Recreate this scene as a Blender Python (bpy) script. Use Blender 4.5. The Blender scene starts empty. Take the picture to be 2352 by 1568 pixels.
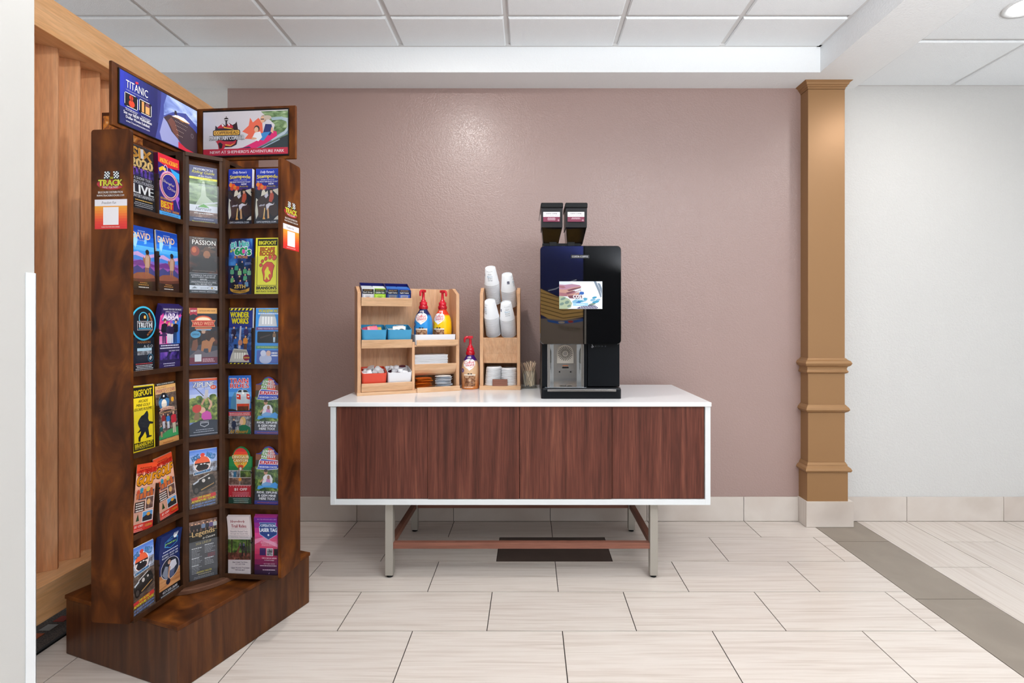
import bpy, bmesh, math, random
from mathutils import Vector, Matrix
random.seed(11)
R = math.radians
SC = bpy.context.scene
COL = SC.collection

# ------------------------------------------------------------------ camera
F, PX, PY, EYE = 1188.0, 1217.0, 738.0, 1.265      # focal length and vanishing point in 2352 x 1568 pixels, eye height
cam_d = bpy.data.cameras.new('camera')
cam_d.sensor_width = 36.0
cam_d.lens = 36.0 * F / 2352.0
cam_d.shift_x = (1176.0 - PX) / 2352.0
cam_d.shift_y = (PY - 784.0) / 2352.0
cam_d.clip_start = 0.02
cam = bpy.data.objects.new('camera', cam_d)
cam.location = (0, 0, EYE)
cam.rotation_euler = (R(90), 0, 0)
COL.objects.link(cam)
SC.camera = cam

# ------------------------------------------------------------------ world, exposure
w = bpy.data.worlds.new('lobby_daylight')
SC.world = w
w.use_nodes = True
w.node_tree.nodes['Background'].inputs[0].default_value = (0.93, 0.965, 1.0, 1)
w.node_tree.nodes['Background'].inputs[1].default_value = 0.95
SC.view_settings.view_transform = 'Standard'
SC.view_settings.look = 'None'
SC.view_settings.exposure = 0.0
SC.view_settings.gamma = 1.0
SC.view_settings.use_curve_mapping = False

LAMP_W = 9.5          # each ceiling downlight
LAMP_COL = (1.0, 0.975, 0.94)
TORCH, FILL_W = (1.35, -0.70), 720.0          # added uplighter, out of view, brightens the ceiling
# (x, y, ceiling height)
LAMPS = [(-0.50, 2.12, 2.894), (-0.50, 0.55, 2.894), (0.95, 0.55, 2.894),
         (2.36, 2.44, 2.757), (2.36, 0.85, 2.757)]


# ------------------------------------------------------------------ materials
def lin(c):
    return c / 12.92 if c <= 0.04045 else ((c + 0.055) / 1.055) ** 2.4


def rgb(h):
    h = h.lstrip('#')
    return tuple(lin(int(h[i:i + 2], 16) / 255.0) for i in (0, 2, 4)) + (1.0,)


class NT:
    def __init__(self, name):
        self.m = bpy.data.materials.new(name)
        self.m.use_nodes = True
        self.t = self.m.node_tree
        self.b = self.t.nodes['Principled BSDF']

    def n(self, typ, **kw):
        nd = self.t.nodes.new(typ)
        for k, v in kw.items():
            if isinstance(k, str) and k.startswith('i_'):
                nd.inputs[k[2:].replace('_', ' ')].default_value = v
            else:
                setattr(nd, k, v)
        return nd

    def l(self, a, b):
        self.t.links.new(a, b)


def plain(name, h, rough=0.5, metal=0.0, spec=0.5, emit=0.0, coat=0.0):
    N = NT(name)
    c = rgb(h) if isinstance(h, str) else h
    N.b.inputs['Base Color'].default_value = c
    N.b.inputs['Roughness'].default_value = rough
    N.b.inputs['Metallic'].default_value = metal
    N.b.inputs['Specular IOR Level'].default_value = spec
    N.b.inputs['Coat Weight'].default_value = coat
    if emit:
        N.b.inputs['Emission Color'].default_value = c
        N.b.inputs['Emission Strength'].default_value = emit
    return N.m


def glassy(name, h, rough=0.02, ior=1.45, alpha_mix=0.85):
    """clear thin sheet: mostly transparent with a specular film"""
    N = NT(name)
    tr = N.n('ShaderNodeBsdfTransparent')
    tr.inputs[0].default_value = rgb(h)
    gl = N.n('ShaderNodeBsdfGlossy')
    gl.inputs['Roughness'].default_value = rough
    lw = N.n('ShaderNodeLayerWeight')
    lw.inputs[0].default_value = 0.5
    pw = N.n('ShaderNodeMath', operation='POWER')
    pw.inputs[1].default_value = 5.0
    N.l(lw.outputs['Facing'], pw.inputs[0])
    ml = N.n('ShaderNodeMath', operation='MULTIPLY_ADD')
    ml.inputs[1].default_value = 0.9 * alpha_mix
    ml.inputs[2].default_value = ((ior - 1) / (ior + 1)) ** 2 * alpha_mix
    N.l(pw.outputs[0], ml.inputs[0])
    mx = N.n('ShaderNodeMixShader')
    N.l(ml.outputs[0], mx.inputs[0])
    N.l(tr.outputs[0], mx.inputs[1])
    N.l(gl.outputs[0], mx.inputs[2])
    N.l(mx.outputs[0], N.t.nodes['Material Output'].inputs[0])
    return N.m


def ramp(N, fac, stops):
    r = N.n('ShaderNodeValToRGB')
    e = r.color_ramp.elements
    while len(e) < len(stops):
        e.new(0.5)
    for i, (p, h) in enumerate(stops):
        e[i].position = p
        e[i].color = rgb(h)
    N.l(fac, r.inputs[0])
    return r


def grain(name, stops, scale=(1, 1, 1), rough=0.45, freq=6.0, detail=5.0, dist=0.6, bump=0.03, rnd=True, spec=0.5, tone=0.0, coat=0.0,
          line=0.0, lscale=40.0, lstr=0.25):
    """streaked or blotched procedural surface in object space; scale stretches the noise, every object gets its own offset"""
    N = NT(name)
    tc = N.n('ShaderNodeTexCoord')
    mp = N.n('ShaderNodeMapping')
    mp.inputs['Scale'].default_value = scale
    N.l(tc.outputs['Object'], mp.inputs[0])
    vec = mp.outputs[0]
    oi = N.n('ShaderNodeObjectInfo')
    if rnd:
        ad = N.n('ShaderNodeVectorMath', operation='ADD')
        mu = N.n('ShaderNodeMath', operation='MULTIPLY')
        mu.inputs[1].default_value = 37.0
        N.l(oi.outputs['Random'], mu.inputs[0])
        N.l(vec, ad.inputs[0])
        N.l(mu.outputs[0], ad.inputs[1])
        vec = ad.outputs[0]
    nz = N.n('ShaderNodeTexNoise')
    nz.inputs['Scale'].default_value = freq
    nz.inputs['Detail'].default_value = detail
    nz.inputs['Distortion'].default_value = dist
    N.l(vec, nz.inputs['Vector'])
    cr = ramp(N, nz.outputs[0], stops)
    out = cr.outputs[0]
    if lstr and line:
        # fine growth lines: a second, much finer noise along the same grain
        n2 = N.n('ShaderNodeTexNoise')
        n2.inputs['Scale'].default_value = freq * line
        n2.inputs['Detail'].default_value = 3.0
        N.l(vec, n2.inputs['Vector'])
        mr = N.n('ShaderNodeMapRange')
        mr.inputs[1].default_value = 0.35
        mr.inputs[2].default_value = 0.65
        mr.inputs[3].default_value = 1.0 - lstr
        mr.inputs[4].default_value = 1.0 + lstr * 0.6
        N.l(n2.outputs[0], mr.inputs[0])
        mm = N.n('ShaderNodeVectorMath', operation='MULTIPLY')
        N.l(out, mm.inputs[0])
        N.l(mr.outputs[0], mm.inputs[1])
        out = mm.outputs[0]
    if tone:
        mr = N.n('ShaderNodeMapRange')
        mr.inputs[3].default_value = 1.0 - tone
        mr.inputs[4].default_value = 1.0 + tone
        N.l(oi.outputs['Random'], mr.inputs[0])
        mm = N.n('ShaderNodeVectorMath', operation='MULTIPLY')
        N.l(out, mm.inputs[0])
        N.l(mr.outputs[0], mm.inputs[1])
        out = mm.outputs[0]
    N.l(out, N.b.inputs['Base Color'])
    N.b.inputs['Roughness'].default_value = rough
    N.b.inputs['Specular IOR Level'].default_value = spec
    N.b.inputs['Coat Weight'].default_value = coat
    N.b.inputs['Coat Roughness'].default_value = 0.15
    if bump:
        bp = N.n('ShaderNodeBump')
        bp.inputs['Strength'].default_value = bump
        bp.inputs['Distance'].default_value = 0.002
        N.l(nz.outputs[0], bp.inputs['Height'])
        N.l(bp.outputs[0], N.b.inputs['Normal'])
    return N.m


def plaster(name, h, rough=0.5, freq=55.0, strength=0.5, dist=0.004, spec=0.5, sharp=True):
    """painted knock-down texture"""
    N = NT(name)
    tc = N.n('ShaderNodeTexCoord')
    nz = N.n('ShaderNodeTexNoise')
    nz.inputs['Scale'].default_value = freq
    nz.inputs['Detail'].default_value = 2.5
    nz.inputs['Distortion'].default_value = 0.5
    N.l(tc.outputs['Object'], nz.inputs['Vector'])
    src = nz.outputs[0]
    if sharp:
        mr = N.n('ShaderNodeMapRange', interpolation_type='SMOOTHSTEP')
        mr.inputs[1].default_value = 0.42
        mr.inputs[2].default_value = 0.58
        N.l(src, mr.inputs[0])
        src = mr.outputs[0]
    bp = N.n('ShaderNodeBump')
    bp.inputs['Strength'].default_value = strength
    bp.inputs['Distance'].default_value = dist
    N.l(src, bp.inputs['Height'])
    N.l(bp.outputs[0], N.b.inputs['Normal'])
    N.b.inputs['Base Color'].default_value = rgb(h)
    N.b.inputs['Roughness'].default_value = rough
    N.b.inputs['Specular IOR Level'].default_value = spec
    return N.m


M = {}
M['mauve'] = plaster('mauve_paint', '9f8680', rough=0.33, freq=92, strength=0.23, dist=0.003, spec=0.7)
M['white_wall'] = plaster('white_paint', 'c9c8c6', rough=0.55, freq=70, strength=0.35, dist=0.002)
M['white_smooth'] = plaster('white_smooth_paint', 'bcbbb8', rough=0.5, freq=30, strength=0.05, dist=0.001, sharp=False)
M['soffit'] = plaster('soffit_paint', 'e9ecee', rough=0.6, freq=80, strength=0.25, dist=0.002)
M['ceil_tile'] = plaster('ceiling_fibre', 'ecf0f3', rough=0.9, freq=230, strength=0.5, dist=0.003, spec=0.1)
M['grid'] = plain('grid_steel', 'cfcfcf', 0.5)
M['bronze'] = plain('bronze_paint', '98724b', 0.42, 0.3, 0.5)
M['grout'] = plain('grout', '2f2723', 0.9)
M['tile'] = grain('porcelain_beige', [(0.25, 'b6aaa0'), (0.42, 'c4b9b0'), (0.58, 'cdc4bc'), (0.8, 'bdb2a8')], scale=(1.1, 30, 1), rough=0.28,
                  freq=2.2, detail=6, dist=0.3, bump=0.01, tone=0.03, spec=0.45)
M['tile_stripe'] = grain('porcelain_taupe', [(0.3, '80756a'), (0.7, '8a7f73')], scale=(2, 2, 1), rough=0.35, freq=3, bump=0.01, tone=0.03)
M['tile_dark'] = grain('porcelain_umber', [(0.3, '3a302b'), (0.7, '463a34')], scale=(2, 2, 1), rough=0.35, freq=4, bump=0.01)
M['maple'] = grain('maple_veneer', [(0.2, 'cf8f60'), (0.5, 'dea272'), (0.8, 'e8b48a')], scale=(9, 9, 0.9), rough=0.38, freq=2.2, detail=5,
                   dist=1.2, bump=0.01, tone=0.06, line=7.0, lstr=0.10)
M['maple_h'] = grain('maple_rail', [(0.2, 'd89e66'), (0.5, 'e4af7a'), (0.8, 'ecbf90')], scale=(9, 0.9, 9), rough=0.38, freq=2.2, detail=5,
                     dist=1.0, bump=0.01, line=7.0, lstr=0.10)
M['birch'] = grain('birch_ply', [(0.2, 'c89b72'), (0.5, 'd6ac85'), (0.8, 'e0bb98')], scale=(1.2, 9, 9), rough=0.45, freq=3.0, detail=5,
                   dist=1.0, bump=0.01, line=6.0, lstr=0.08)
M['birch_v'] = grain('birch_ply_upright', [(0.2, 'c49068'), (0.5, 'd2a37b'), (0.8, 'dcb18c')], scale=(9, 9, 1.2), rough=0.45, freq=3.0,
                     detail=5, dist=1.6, bump=0.01, line=6.0, lstr=0.08)
M['walnut'] = grain('walnut_veneer', [(0.22, '3a1c15'), (0.42, '562c21'), (0.56, '64362a'), (0.68, '724233'), (0.8, '905a40')], scale=(8, 8, 0.34), rough=0.5,
                    freq=2.6, detail=6, dist=1.4, bump=0.01, tone=0.05, line=9.0, lstr=0.26, spec=0.3)
M['walnut_h'] = grain('walnut_rail', [(0.2, '6b4030'), (0.5, '815040'), (0.8, '915f4b')], scale=(0.6, 8, 8), rough=0.45, freq=3, bump=0.01,
                      line=7.0, lstr=0.12)
M['walnut_y'] = grain('walnut_side_rail', [(0.2, '5a3325'), (0.5, '6f4231'), (0.8, '7f4f3c')], scale=(8, 0.6, 8), rough=0.45, freq=3, bump=0.01)
M['dark_wood'] = grain('dark_stain', [(0.25, '2b1304'), (0.42, '46220a'), (0.58, '603210'), (0.8, '874d1a')], scale=(2.2, 2.2, 1.0), rough=0.45,
                       freq=5.5, detail=6, dist=0.8, bump=0.02, tone=0.05, spec=0.16)
M['dark_strip'] = grain('dark_stain_strip', [(0.2, '271509'), (0.6, '3f2513'), (0.85, '543419')], scale=(3, 3, 2), rough=0.5, freq=6, bump=0.02, spec=0.25)
M['base_wood'] = grain('dark_stain_base', [(0.2, '2c1507'), (0.45, '43220e'), (0.6, '532e14'), (0.85, '683d1b')], scale=(10, 10, 0.8),
                       rough=0.36, freq=3, detail=5, dist=0.5, bump=0.015, spec=0.3, line=8.0, lstr=0.1)
M['turntable'] = grain('turntable_ply', [(0.2, '4a2f22'), (0.8, '6a4836')], scale=(4, 4, 4), rough=0.6, freq=5, bump=0.01, spec=0.2)
M['acrylic'] = glassy('clear_acrylic', 'f8f9fa', rough=0.0, alpha_mix=0.55)
M['glass'] = glassy('clear_glass', 'f8fbf9', rough=0.0, ior=1.5, alpha_mix=0.8)
M['white_lam'] = plain('white_laminate', 'ecedef', 0.14, spec=0.5)
M['white_frame'] = plain('white_metal_frame', 'd9dcde', 0.3)
M['steel_leg'] = plain('satin_nickel', 'a9a49b', 0.42, 0.45)
M['black'] = plain('black_plastic', '0b0c0e', 0.42, spec=0.22)
M['black_gloss'] = plain('black_glass', '050608', 0.02, spec=0.5)
M['black_gloss'].node_tree.nodes['Principled BSDF'].inputs['IOR'].default_value = 2.4
M['black_satin'] = plain('black_satin', '0b0e12', 0.3, spec=0.2)
M['steel'] = plain('brushed_steel', 'b9b6b2', 0.24, 1.0)
M['steel_dull'] = plain('matt_steel', 'b7afa4', 0.5, 0.7)
M['chrome'] = plain('polished_steel', 'b8bec4', 0.1, 1.0)
M['white_plastic'] = plain('white_plastic', 'e4e5ea', 0.35)
M['paper'] = plain('white_paper', 'e8e9ee', 0.7)
M['cup'] = plain('white_paper_cup', 'e6e8ec', 0.5)
M['lid'] = plain('white_lid', 'e0e1e4', 0.3)
M['blue_bin'] = plain('blue_plastic', '3f9ccb', 0.32)
M['red_bin'] = plain('vermilion_plastic', 'd8452c', 0.34)
M['navy_bin'] = plain('navy_plastic', '161a66', 0.25)
M['pump_red'] = plain('red_pump', 'cc1c30', 0.22)
M['stir_wood'] = grain('stir_stick_birch', [(0.2, 'd8b898'), (0.8, 'eed8c2')], scale=(20, 20, 2), rough=0.6, freq=4, bump=0.0, tone=0.08)
M['lamp_lens'] = plain('lamp_lens', 'fff6ea', 0.5, emit=9.0)


# ------------------------------------------------------------------ mesh helpers
class MB:
    def __init__(self):
        self.v, self.f, self.mi, self.sm = [], [], [], []

    def add(self, vs, fs, mi=0, X=None, smooth=False):
        o = len(self.v)
        for p in vs:
            self.v.append(tuple(X @ Vector(p)) if X is not None else tuple(p))
        for q in fs:
            self.f.append(tuple(o + i for i in q))
            self.mi.append(mi)
            self.sm.append(smooth)

    def box(self, x0, x1, y0, y1, z0, z1, mi=0, X=None):
        vs = [(x0, y0, z0), (x1, y0, z0), (x1, y1, z0), (x0, y1, z0), (x0, y0, z1), (x1, y0, z1), (x1, y1, z1), (x0, y1, z1)]
        self.add(vs, [(0, 3, 2, 1), (4, 5, 6, 7), (0, 1, 5, 4), (1, 2, 6, 5), (2, 3, 7, 6), (3, 0, 4, 7)], mi, X)

    def loft(self, loops, mi=0, X=None, caps=True, smooth=False, closed=True):
        n = len(loops[0])
        vs = [p for lp in loops for p in lp]
        fs = []
        for k in range(len(loops) - 1):
            for i in range(n if closed else n - 1):
                j = (i + 1) % n
                fs.append((k * n + i, k * n + j, (k + 1) * n + j, (k + 1) * n + i))
        self.add(vs, fs, mi, X, smooth)
        if caps:
            self.add(loops[0], [tuple(reversed(range(n)))], mi, X)
            self.add(loops[-1], [tuple(range(n))], mi, X)

    def prism(self, pts, a, b, axis='z', mi=0, X=None):
        """polygon extruded: axis z -> pts (x,y); y -> pts (x,z); x -> pts (y,z)"""
        def mk(t):
            if axis == 'z':
                return [(p[0], p[1], t) for p in pts]
            if axis == 'y':
                return [(p[0], t, p[1]) for p in pts]
            return [(t, p[0], p[1]) for p in pts]
        lo, hi = mk(a), mk(b)
        self.loft([hi, lo] if axis == 'y' else [lo, hi], mi, X)

    def lathe(self, prof, n=24, mi=0, X=None, smooth=True, caps=(True, True), sx=1.0, sy=1.0):
        loops = [[(r * sx * math.cos(2 * math.pi * i / n), r * sy * math.sin(2 * math.pi * i / n), z) for i in range(n)] for r, z in prof]
        self.loft(loops, mi, X, caps=False, smooth=smooth)
        if caps[0]:
            self.add(loops[0], [tuple(reversed(range(n)))], mi, X)
        if caps[1]:
            self.add(loops[-1], [tuple(range(n))], mi, X)

    def tube(self, pts, r, n=10, mi=0, X=None, caps=True):
        pts = [Vector(p) for p in pts]
        rs = r if isinstance(r, (list, tuple)) else [r] * len(pts)
        loops = []
        up = Vector((0.13, 0.31, 0.94))
        for i, p in enumerate(pts):
            d = (pts[min(i + 1, len(pts) - 1)] - pts[max(i - 1, 0)]).normalized()
            a = d.cross(up)
            if a.length < 1e-4:
                a = d.cross(Vector((1, 0, 0)))
            a.normalize()
            b = d.cross(a).normalized()
            loops.append([tuple(p + rs[i] * (math.cos(2 * math.pi * k / n) * a + math.sin(2 * math.pi * k / n) * b)) for k in range(n)])
        self.loft(loops, mi, X, caps=caps, smooth=True)

    def mesh(self, name, mats):
        me = bpy.data.meshes.new(name)
        me.from_pydata(self.v, [], self.f)
        for m in (mats if isinstance(mats, (list, tuple)) else [mats]):
            me.materials.append(M[m] if isinstance(m, str) else m)
        me.polygons.foreach_set('material_index', self.mi)
        me.polygons.foreach_set('use_smooth', self.sm)
        me.update()
        return me

    def build(self, name, mats, parent=None, X=None, bevel=0.0, seg=2):
        return place(name, self.mesh(name, mats), parent, X, bevel, seg)


def place(name, me, parent=None, X=None, bevel=0.0, seg=2):
    o = bpy.data.objects.new(name, me)
    COL.objects.link(o)
    o.parent = parent
    if X is not None:
        o.matrix_basis = X
    if bevel:
        b = o.modifiers.new('bevel', 'BEVEL')
        b.width = bevel
        b.segments = seg
        b.limit_method = 'ANGLE'
        b.angle_limit = R(40)
    return o


def bx(name, x0, x1, y0, y1, z0, z1, mat, parent=None, bevel=0.0, X=None):
    m = MB()
    m.box(x0, x1, y0, y1, z0, z1)
    return m.build(name, mat, parent, X, bevel)


def cbx(name, x0, x1, y0, y1, z0, z1, mat, parent=None, bevel=0.0):
    """box whose own origin sits at its centre (so each piece carries its own grain)"""
    m = MB()
    a, b, c = (x1 - x0) / 2, (y1 - y0) / 2, (z1 - z0) / 2
    m.box(-a, a, -b, b, -c, c)
    return m.build(name, mat, parent, Matrix.Translation(((x0 + x1) / 2, (y0 + y1) / 2, (z0 + z1) / 2)), bevel)


def empty(name, loc=(0, 0, 0), rz=0.0, X=None):
    o = bpy.data.objects.new(name, None)
    COL.objects.link(o)
    o.matrix_basis = X if X is not None else Matrix.Translation(loc) @ Matrix.Rotation(rz, 4, 'Z')
    return o


def tag(o, label=None, cat=None, group=None, kind=None):
    if label:
        o['label'] = label
    if cat:
        o['category'] = cat
    if group:
        o['group'] = group
    if kind:
        o['kind'] = kind
    return o


def copy_tree(o, parent=None, X=None):
    c = o.copy()
    COL.objects.link(c)
    c.parent = parent
    if X is not None:
        c.matrix_basis = X
    for ch in list(o.children):
        copy_tree(ch, c)
    return c


def rrect(w, h, r, n=5, cx=0.0, cy=0.0):
    pts = []
    for qx, qy, a0 in ((1, 1, 0), (-1, 1, 90), (-1, -1, 180), (1, -1, 270)):
        for i in range(n + 1):
            a = R(a0 + 90.0 * i / n)
            pts.append((cx + qx * (w / 2 - r) + r * math.cos(a), cy + qy * (h / 2 - r) + r * math.sin(a)))
    return pts


# ------------------------------------------------------------------ flat print (lettering, pictures) laid on real surfaces
_gl = {}


def glyphs(s, off=0.0):
    """triangles of a line of lettering, cached: (verts, faces, bbox)"""
    k = (s, round(off, 3))
    if k not in _gl:
        cu = bpy.data.curves.new('lettering', 'FONT')
        cu.body = s
        cu.size = 1.0
        cu.resolution_u = 2
        cu.offset = off
        ob = bpy.data.objects.new('lettering', cu)
        me = bpy.data.meshes.new_from_object(ob)
        vs = [(v.co.x, v.co.y) for v in me.vertices]
        fs = [tuple(p.vertices) for p in me.polygons]
        bpy.data.objects.remove(ob)
        bpy.data.meshes.remove(me)
        bpy.data.curves.remove(cu)
        xs = [v[0] for v in vs] or [0, 1]
        ys = [v[1] for v in vs] or [0, 1]
        _gl[k] = (vs, fs, (min(xs), max(xs), min(ys), max(ys)))
    return _gl[k]


_ink = {}


def ink(c, rough=0.32):
    if c not in _ink:
        if c in PHOTO:
            cols, fr, sc = PHOTO[c]
            st = [(0.28 + 0.44 * i / (len(cols) - 1), h) for i, h in enumerate(cols)]
            _ink[c] = grain('print_' + c, st, scale=sc, rough=rough, freq=fr, detail=4, dist=0.6, bump=0.0, rnd=False)
        elif '>' in c:
            _ink[c] = None
        else:
            _ink[c] = plain('print_' + c, c, rough)
    return _ink[c]


# kinds of printed photographs: colours, noise frequency, stretch
PHOTO = {
    'p_forest': (['14200f', '2f4a1f', '5d7a33', 'a9b75a'], 45, (1, 1, 1)),
    'p_trees': (['26331a', '4d6630', '8d9c46', 'c8c36a'], 60, (1, 1, 1)),
    'p_autumn': (['1c1610', '4a2f22', '7b3f36', 'a0775c'], 70, (1, 1, 1)),
    'p_dusk': (['0e0b0b', '1d1614', '3a1f18', '6b3320'], 28, (1, 1, 1)),
    'p_field': (['27391f', '4f6b3f', '86a070', 'c4cfae'], 22, (1, 1, 2.2)),
    'p_mud': (['2a2320', '4d4039', '6d5a4e', '8d7868'], 60, (1, 1, 1.6)),
    'p_winter': (['3e3a3a', '6f6a70', '9aa0ae', 'c2cbe0'], 60, (1.4, 1, 1)),
    'p_stage': (['0b0a1c', '251a55', '5b3aa0', 'b06ad0'], 40, (1, 1, 0.6)),
    'p_fire': (['1a100a', '7a3510', 'e08a20', 'fff0c0'], 30, (1, 1, 1)),
    'p_crowd': (['141214', '3a3133', '77645c', 'c3ab98'], 90, (1, 1, 1)),
    'p_night': (['05070f', '10204a', '1f4a9a', '57a0e0'], 24, (1, 1, 0.5)),
    'p_rock': (['3a2a26', '5e4038', '8a6a5c', 'b09a90'], 60, (1, 1, 1)),
    'p_lane': (['a8673c', 'c4834f', 'd89a66', 'e6b283'], 12, (1, 1, 9)),
    'p_bw': (['2b2b2d', '606064', '9a9aa0', 'd6d6da'], 80, (1, 1, 1)),
    'p_pink': (['b51e6c', 'd9378e', 'ef6fb5', 'f3a7d4'], 20, (1, 1, 0.8)),
    'p_clouds': (['4d5fa8', '7f93cf', 'b3c4e8', 'e6eefc'], 14, (1, 1, 1.6)),
    'p_bean': (['0d0705', '1f100a', '341c10', '4a2a18'], 160, (1, 1, 1)),
    'p_coffee': (['4a2a18', '7a4c30', 'a57a58', 'd9c2a8'], 55, (1, 1, 1)),
    'p_carpet': (['1a1512', '2b2320', '3a302b', '4c403a'], 140, (1, 1, 1)),
    'p_denim': (['16284d', '27447a', '3f66a8', '6a92cc'], 60, (1, 1, 1)),
}
STEP = 0.00003


class Art:
    """flat print: x to the reader's right, y up, millimetre-like units scaled by u; each call lies on top of the last"""

    def __init__(self, u=0.001, x0=0.0, z0=0.0):
        self.u, self.x0, self.z0 = u, x0, z0
        self.k = 0
        self.polys = []          # (verts, faces, colour, layer)

    def _push(self, vs, fs, c, k=None):
        if k is None:
            self.k += 1
            k = self.k
        self.polys.append((vs, fs, c, k))
        return k

    def poly(self, pts, c):
        self._push(list(pts), [tuple(range(len(pts)))], c)
        return self

    def rect(self, x0, y0, x1, y1, c, rows=None):
        n = rows or max(1, int(abs(y1 - y0) // 16))
        vs, fs = [], []
        for i in range(n + 1):
            y = y0 + (y1 - y0) * i / n
            vs += [(x0, y), (x1, y)]
        fs = [(2 * i, 2 * i + 1, 2 * i + 3, 2 * i + 2) for i in range(n)]
        self._push(vs, fs, c)
        return self

    def grad(self, x0, y0, x1, y1, cs):
        """stepped bands from bottom to top"""
        n = len(cs)
        k = None
        for i, c in enumerate(cs):
            a, b = y0 + (y1 - y0) * i / n, y0 + (y1 - y0) * (i + 1) / n
            k = self._push([(x0, a), (x1, a), (x1, b), (x0, b)], [(0, 1, 2, 3)], c, k)
        return self

    def oval(self, cx, cy, rx, ry, c, n=22, a=0.0):
        ca, sa = math.cos(R(a)), math.sin(R(a))
        pts = []
        for i in range(n):
            x, y = rx * math.cos(2 * math.pi * i / n), ry * math.sin(2 * math.pi * i / n)
            pts.append((cx + x * ca - y * sa, cy + x * sa + y * ca))
        return self.poly(pts, c)

    def ring(self, cx, cy, rx, ry, t, c, n=28):
        vs, fs = [], []
        for i in range(n):
            a = 2 * math.pi * i / n
            vs += [(cx + rx * math.cos(a), cy + ry * math.sin(a)), (cx + (rx - t) * math.cos(a), cy + (ry - t) * math.sin(a))]
        for i in range(n):
            j = (i + 1) % n
            fs.append((2 * i, 2 * j, 2 * j + 1, 2 * i + 1))
        self._push(vs, fs, c)
        return self

    def text(self, s, cx, cy, w=None, h=None, c='ffffff', rot=0.0, shear=0.0, bold=0.012, oc=None, ow=0.05, arc=0.0):
        vs, fs, bb = glyphs(s, 0.0)
        bw, bh = max(bb[1] - bb[0], 1e-3), max(bb[3] - bb[2], 1e-3)
        if w is None:
            sx = sy = h / bh
        elif h is None:
            sx = sy = w / bw
        else:
            sx, sy = w / bw, h / bh
        mx, my = (bb[0] + bb[1]) / 2, (bb[2] + bb[3]) / 2
        ca, sa = math.cos(R(rot)), math.sin(R(rot))
        em = min(sx, sy)

        def put(col, shifts):
            self.k += 1
            for dx_, dy_ in shifts:
                out = []
                for x, y in vs:
                    x, y = (x - mx) * sx, (y - my) * sy
                    x += shear * y
                    if arc:
                        y += -arc * (2 * x / (bw * sx)) ** 2
                    x, y = x + dx_, y + dy_
                    out.append((cx + x * ca - y * sa, cy + x * sa + y * ca))
                self._push(out, fs, col, self.k)
        b_ = bold * em * 1.1
        if oc:
            r_ = (bold + ow) * em
            put(oc, [(r_ * math.cos(R(q)), r_ * math.sin(R(q))) for q in range(0, 360, 45)])
        put(c, [(0, 0)] if bold < 0.01 else [(-b_, 0), (b_, 0)] if bold < 0.035 else [(-b_, 0), (b_, 0), (0, b_ * .7), (0, -b_ * .7)])
        return self

    def lines(self, x0, x1, y, n, pitch, t, c, ragged=0.25, center=True):
        """fine print: rows of short word-bars"""
        k = None
        rs = random.Random(int(y * 10 + n))
        for i in range(n):
            a = (x1 - x0) * (1 - ragged * rs.random())
            s = (x0 + x1 - a) / 2 if center else x0
            e = s + a
            yy = y - i * pitch
            while s < e - 1:
                wl = min(rs.uniform(3, 9), e - s)
                k = self._push([(s, yy), (s + wl, yy), (s + wl, yy + t), (s, yy + t)], [(0, 1, 2, 3)], c, k)
                s += wl + 1.3
        return self

    def person(self, x, y, h, top, legs, skin='d9a887', hair='3a2618'):
        """small standing figure, plain and generic"""
        w = h * 0.16
        self.poly([(x - w * .55, y), (x - w * .1, y), (x, y + h * .4), (x + w * .1, y), (x + w * .55, y), (x + w * .6, y + h * .5), (x - w * .6, y + h * .5)], legs)
        self.poly([(x - w * .65, y + h * .45), (x + w * .65, y + h * .45), (x + w, y + h * .5), (x + w * .9, y + h * .78), (x, y + h * .83), (x - w * .9, y + h * .78), (x - w, y + h * .5)], top)
        self.oval(x, y + h * .92, w * .48, h * .085, hair, 10)
        self.oval(x, y + h * .895, w * .38, h * .07, skin, 10)
        return self

    def build(self, name, parent=None, X=None, cut=None, fn=None):
        """mesh in the plane y = 0, facing -y; cut = (xs, zs) slices it so that fn(x, y, z) can wrap it on a curved surface"""
        vs, fs, mi, cols = [], [], [], []
        for pv, pf, c, k in self.polys:
            if c not in cols:
                cols.append(c)
            o = len(vs)
            for x, y in pv:
                vs.append((self.x0 + x * self.u, -STEP * k - 0.0001, self.z0 + y * self.u))
            for q in pf:
                a = 0.0                     # keep every face turned to the reader
                for i in range(len(q)):
                    p1, p2 = pv[q[i]], pv[q[(i + 1) % len(q)]]
                    a += p1[0] * p2[1] - p2[0] * p1[1]
                fs.append(tuple(o + i for i in (q if a > 0 else reversed(q))))
                mi.append(cols.index(c))
        me = bpy.data.meshes.new(name)
        me.from_pydata(vs, [], fs)
        for c in cols:
            me.materials.append(ink(c))
        me.polygons.foreach_set('material_index', mi)
        if cut:
            bm = bmesh.new()
            bm.from_mesh(me)
            for ax, vals in ((Vector((1, 0, 0)), cut[0]), (Vector((0, 0, 1)), cut[1])):
                for v in vals:
                    bmesh.ops.bisect_plane(bm, geom=bm.verts[:] + bm.edges[:] + bm.faces[:], dist=1e-7, plane_co=ax * v, plane_no=ax)
            bm.to_mesh(me)
            bm.free()
        if fn:
            for v in me.vertices:
                v.co = fn(*v.co)
        me.update()
        return place(name, me, parent, X)


def at(px, py, depth):
    """the point that stands DEPTH metres in front of the eye behind a measured picture position"""
    return Vector(((px - PX) * depth / F, depth, EYE - (py - PY) * depth / F))

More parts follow.
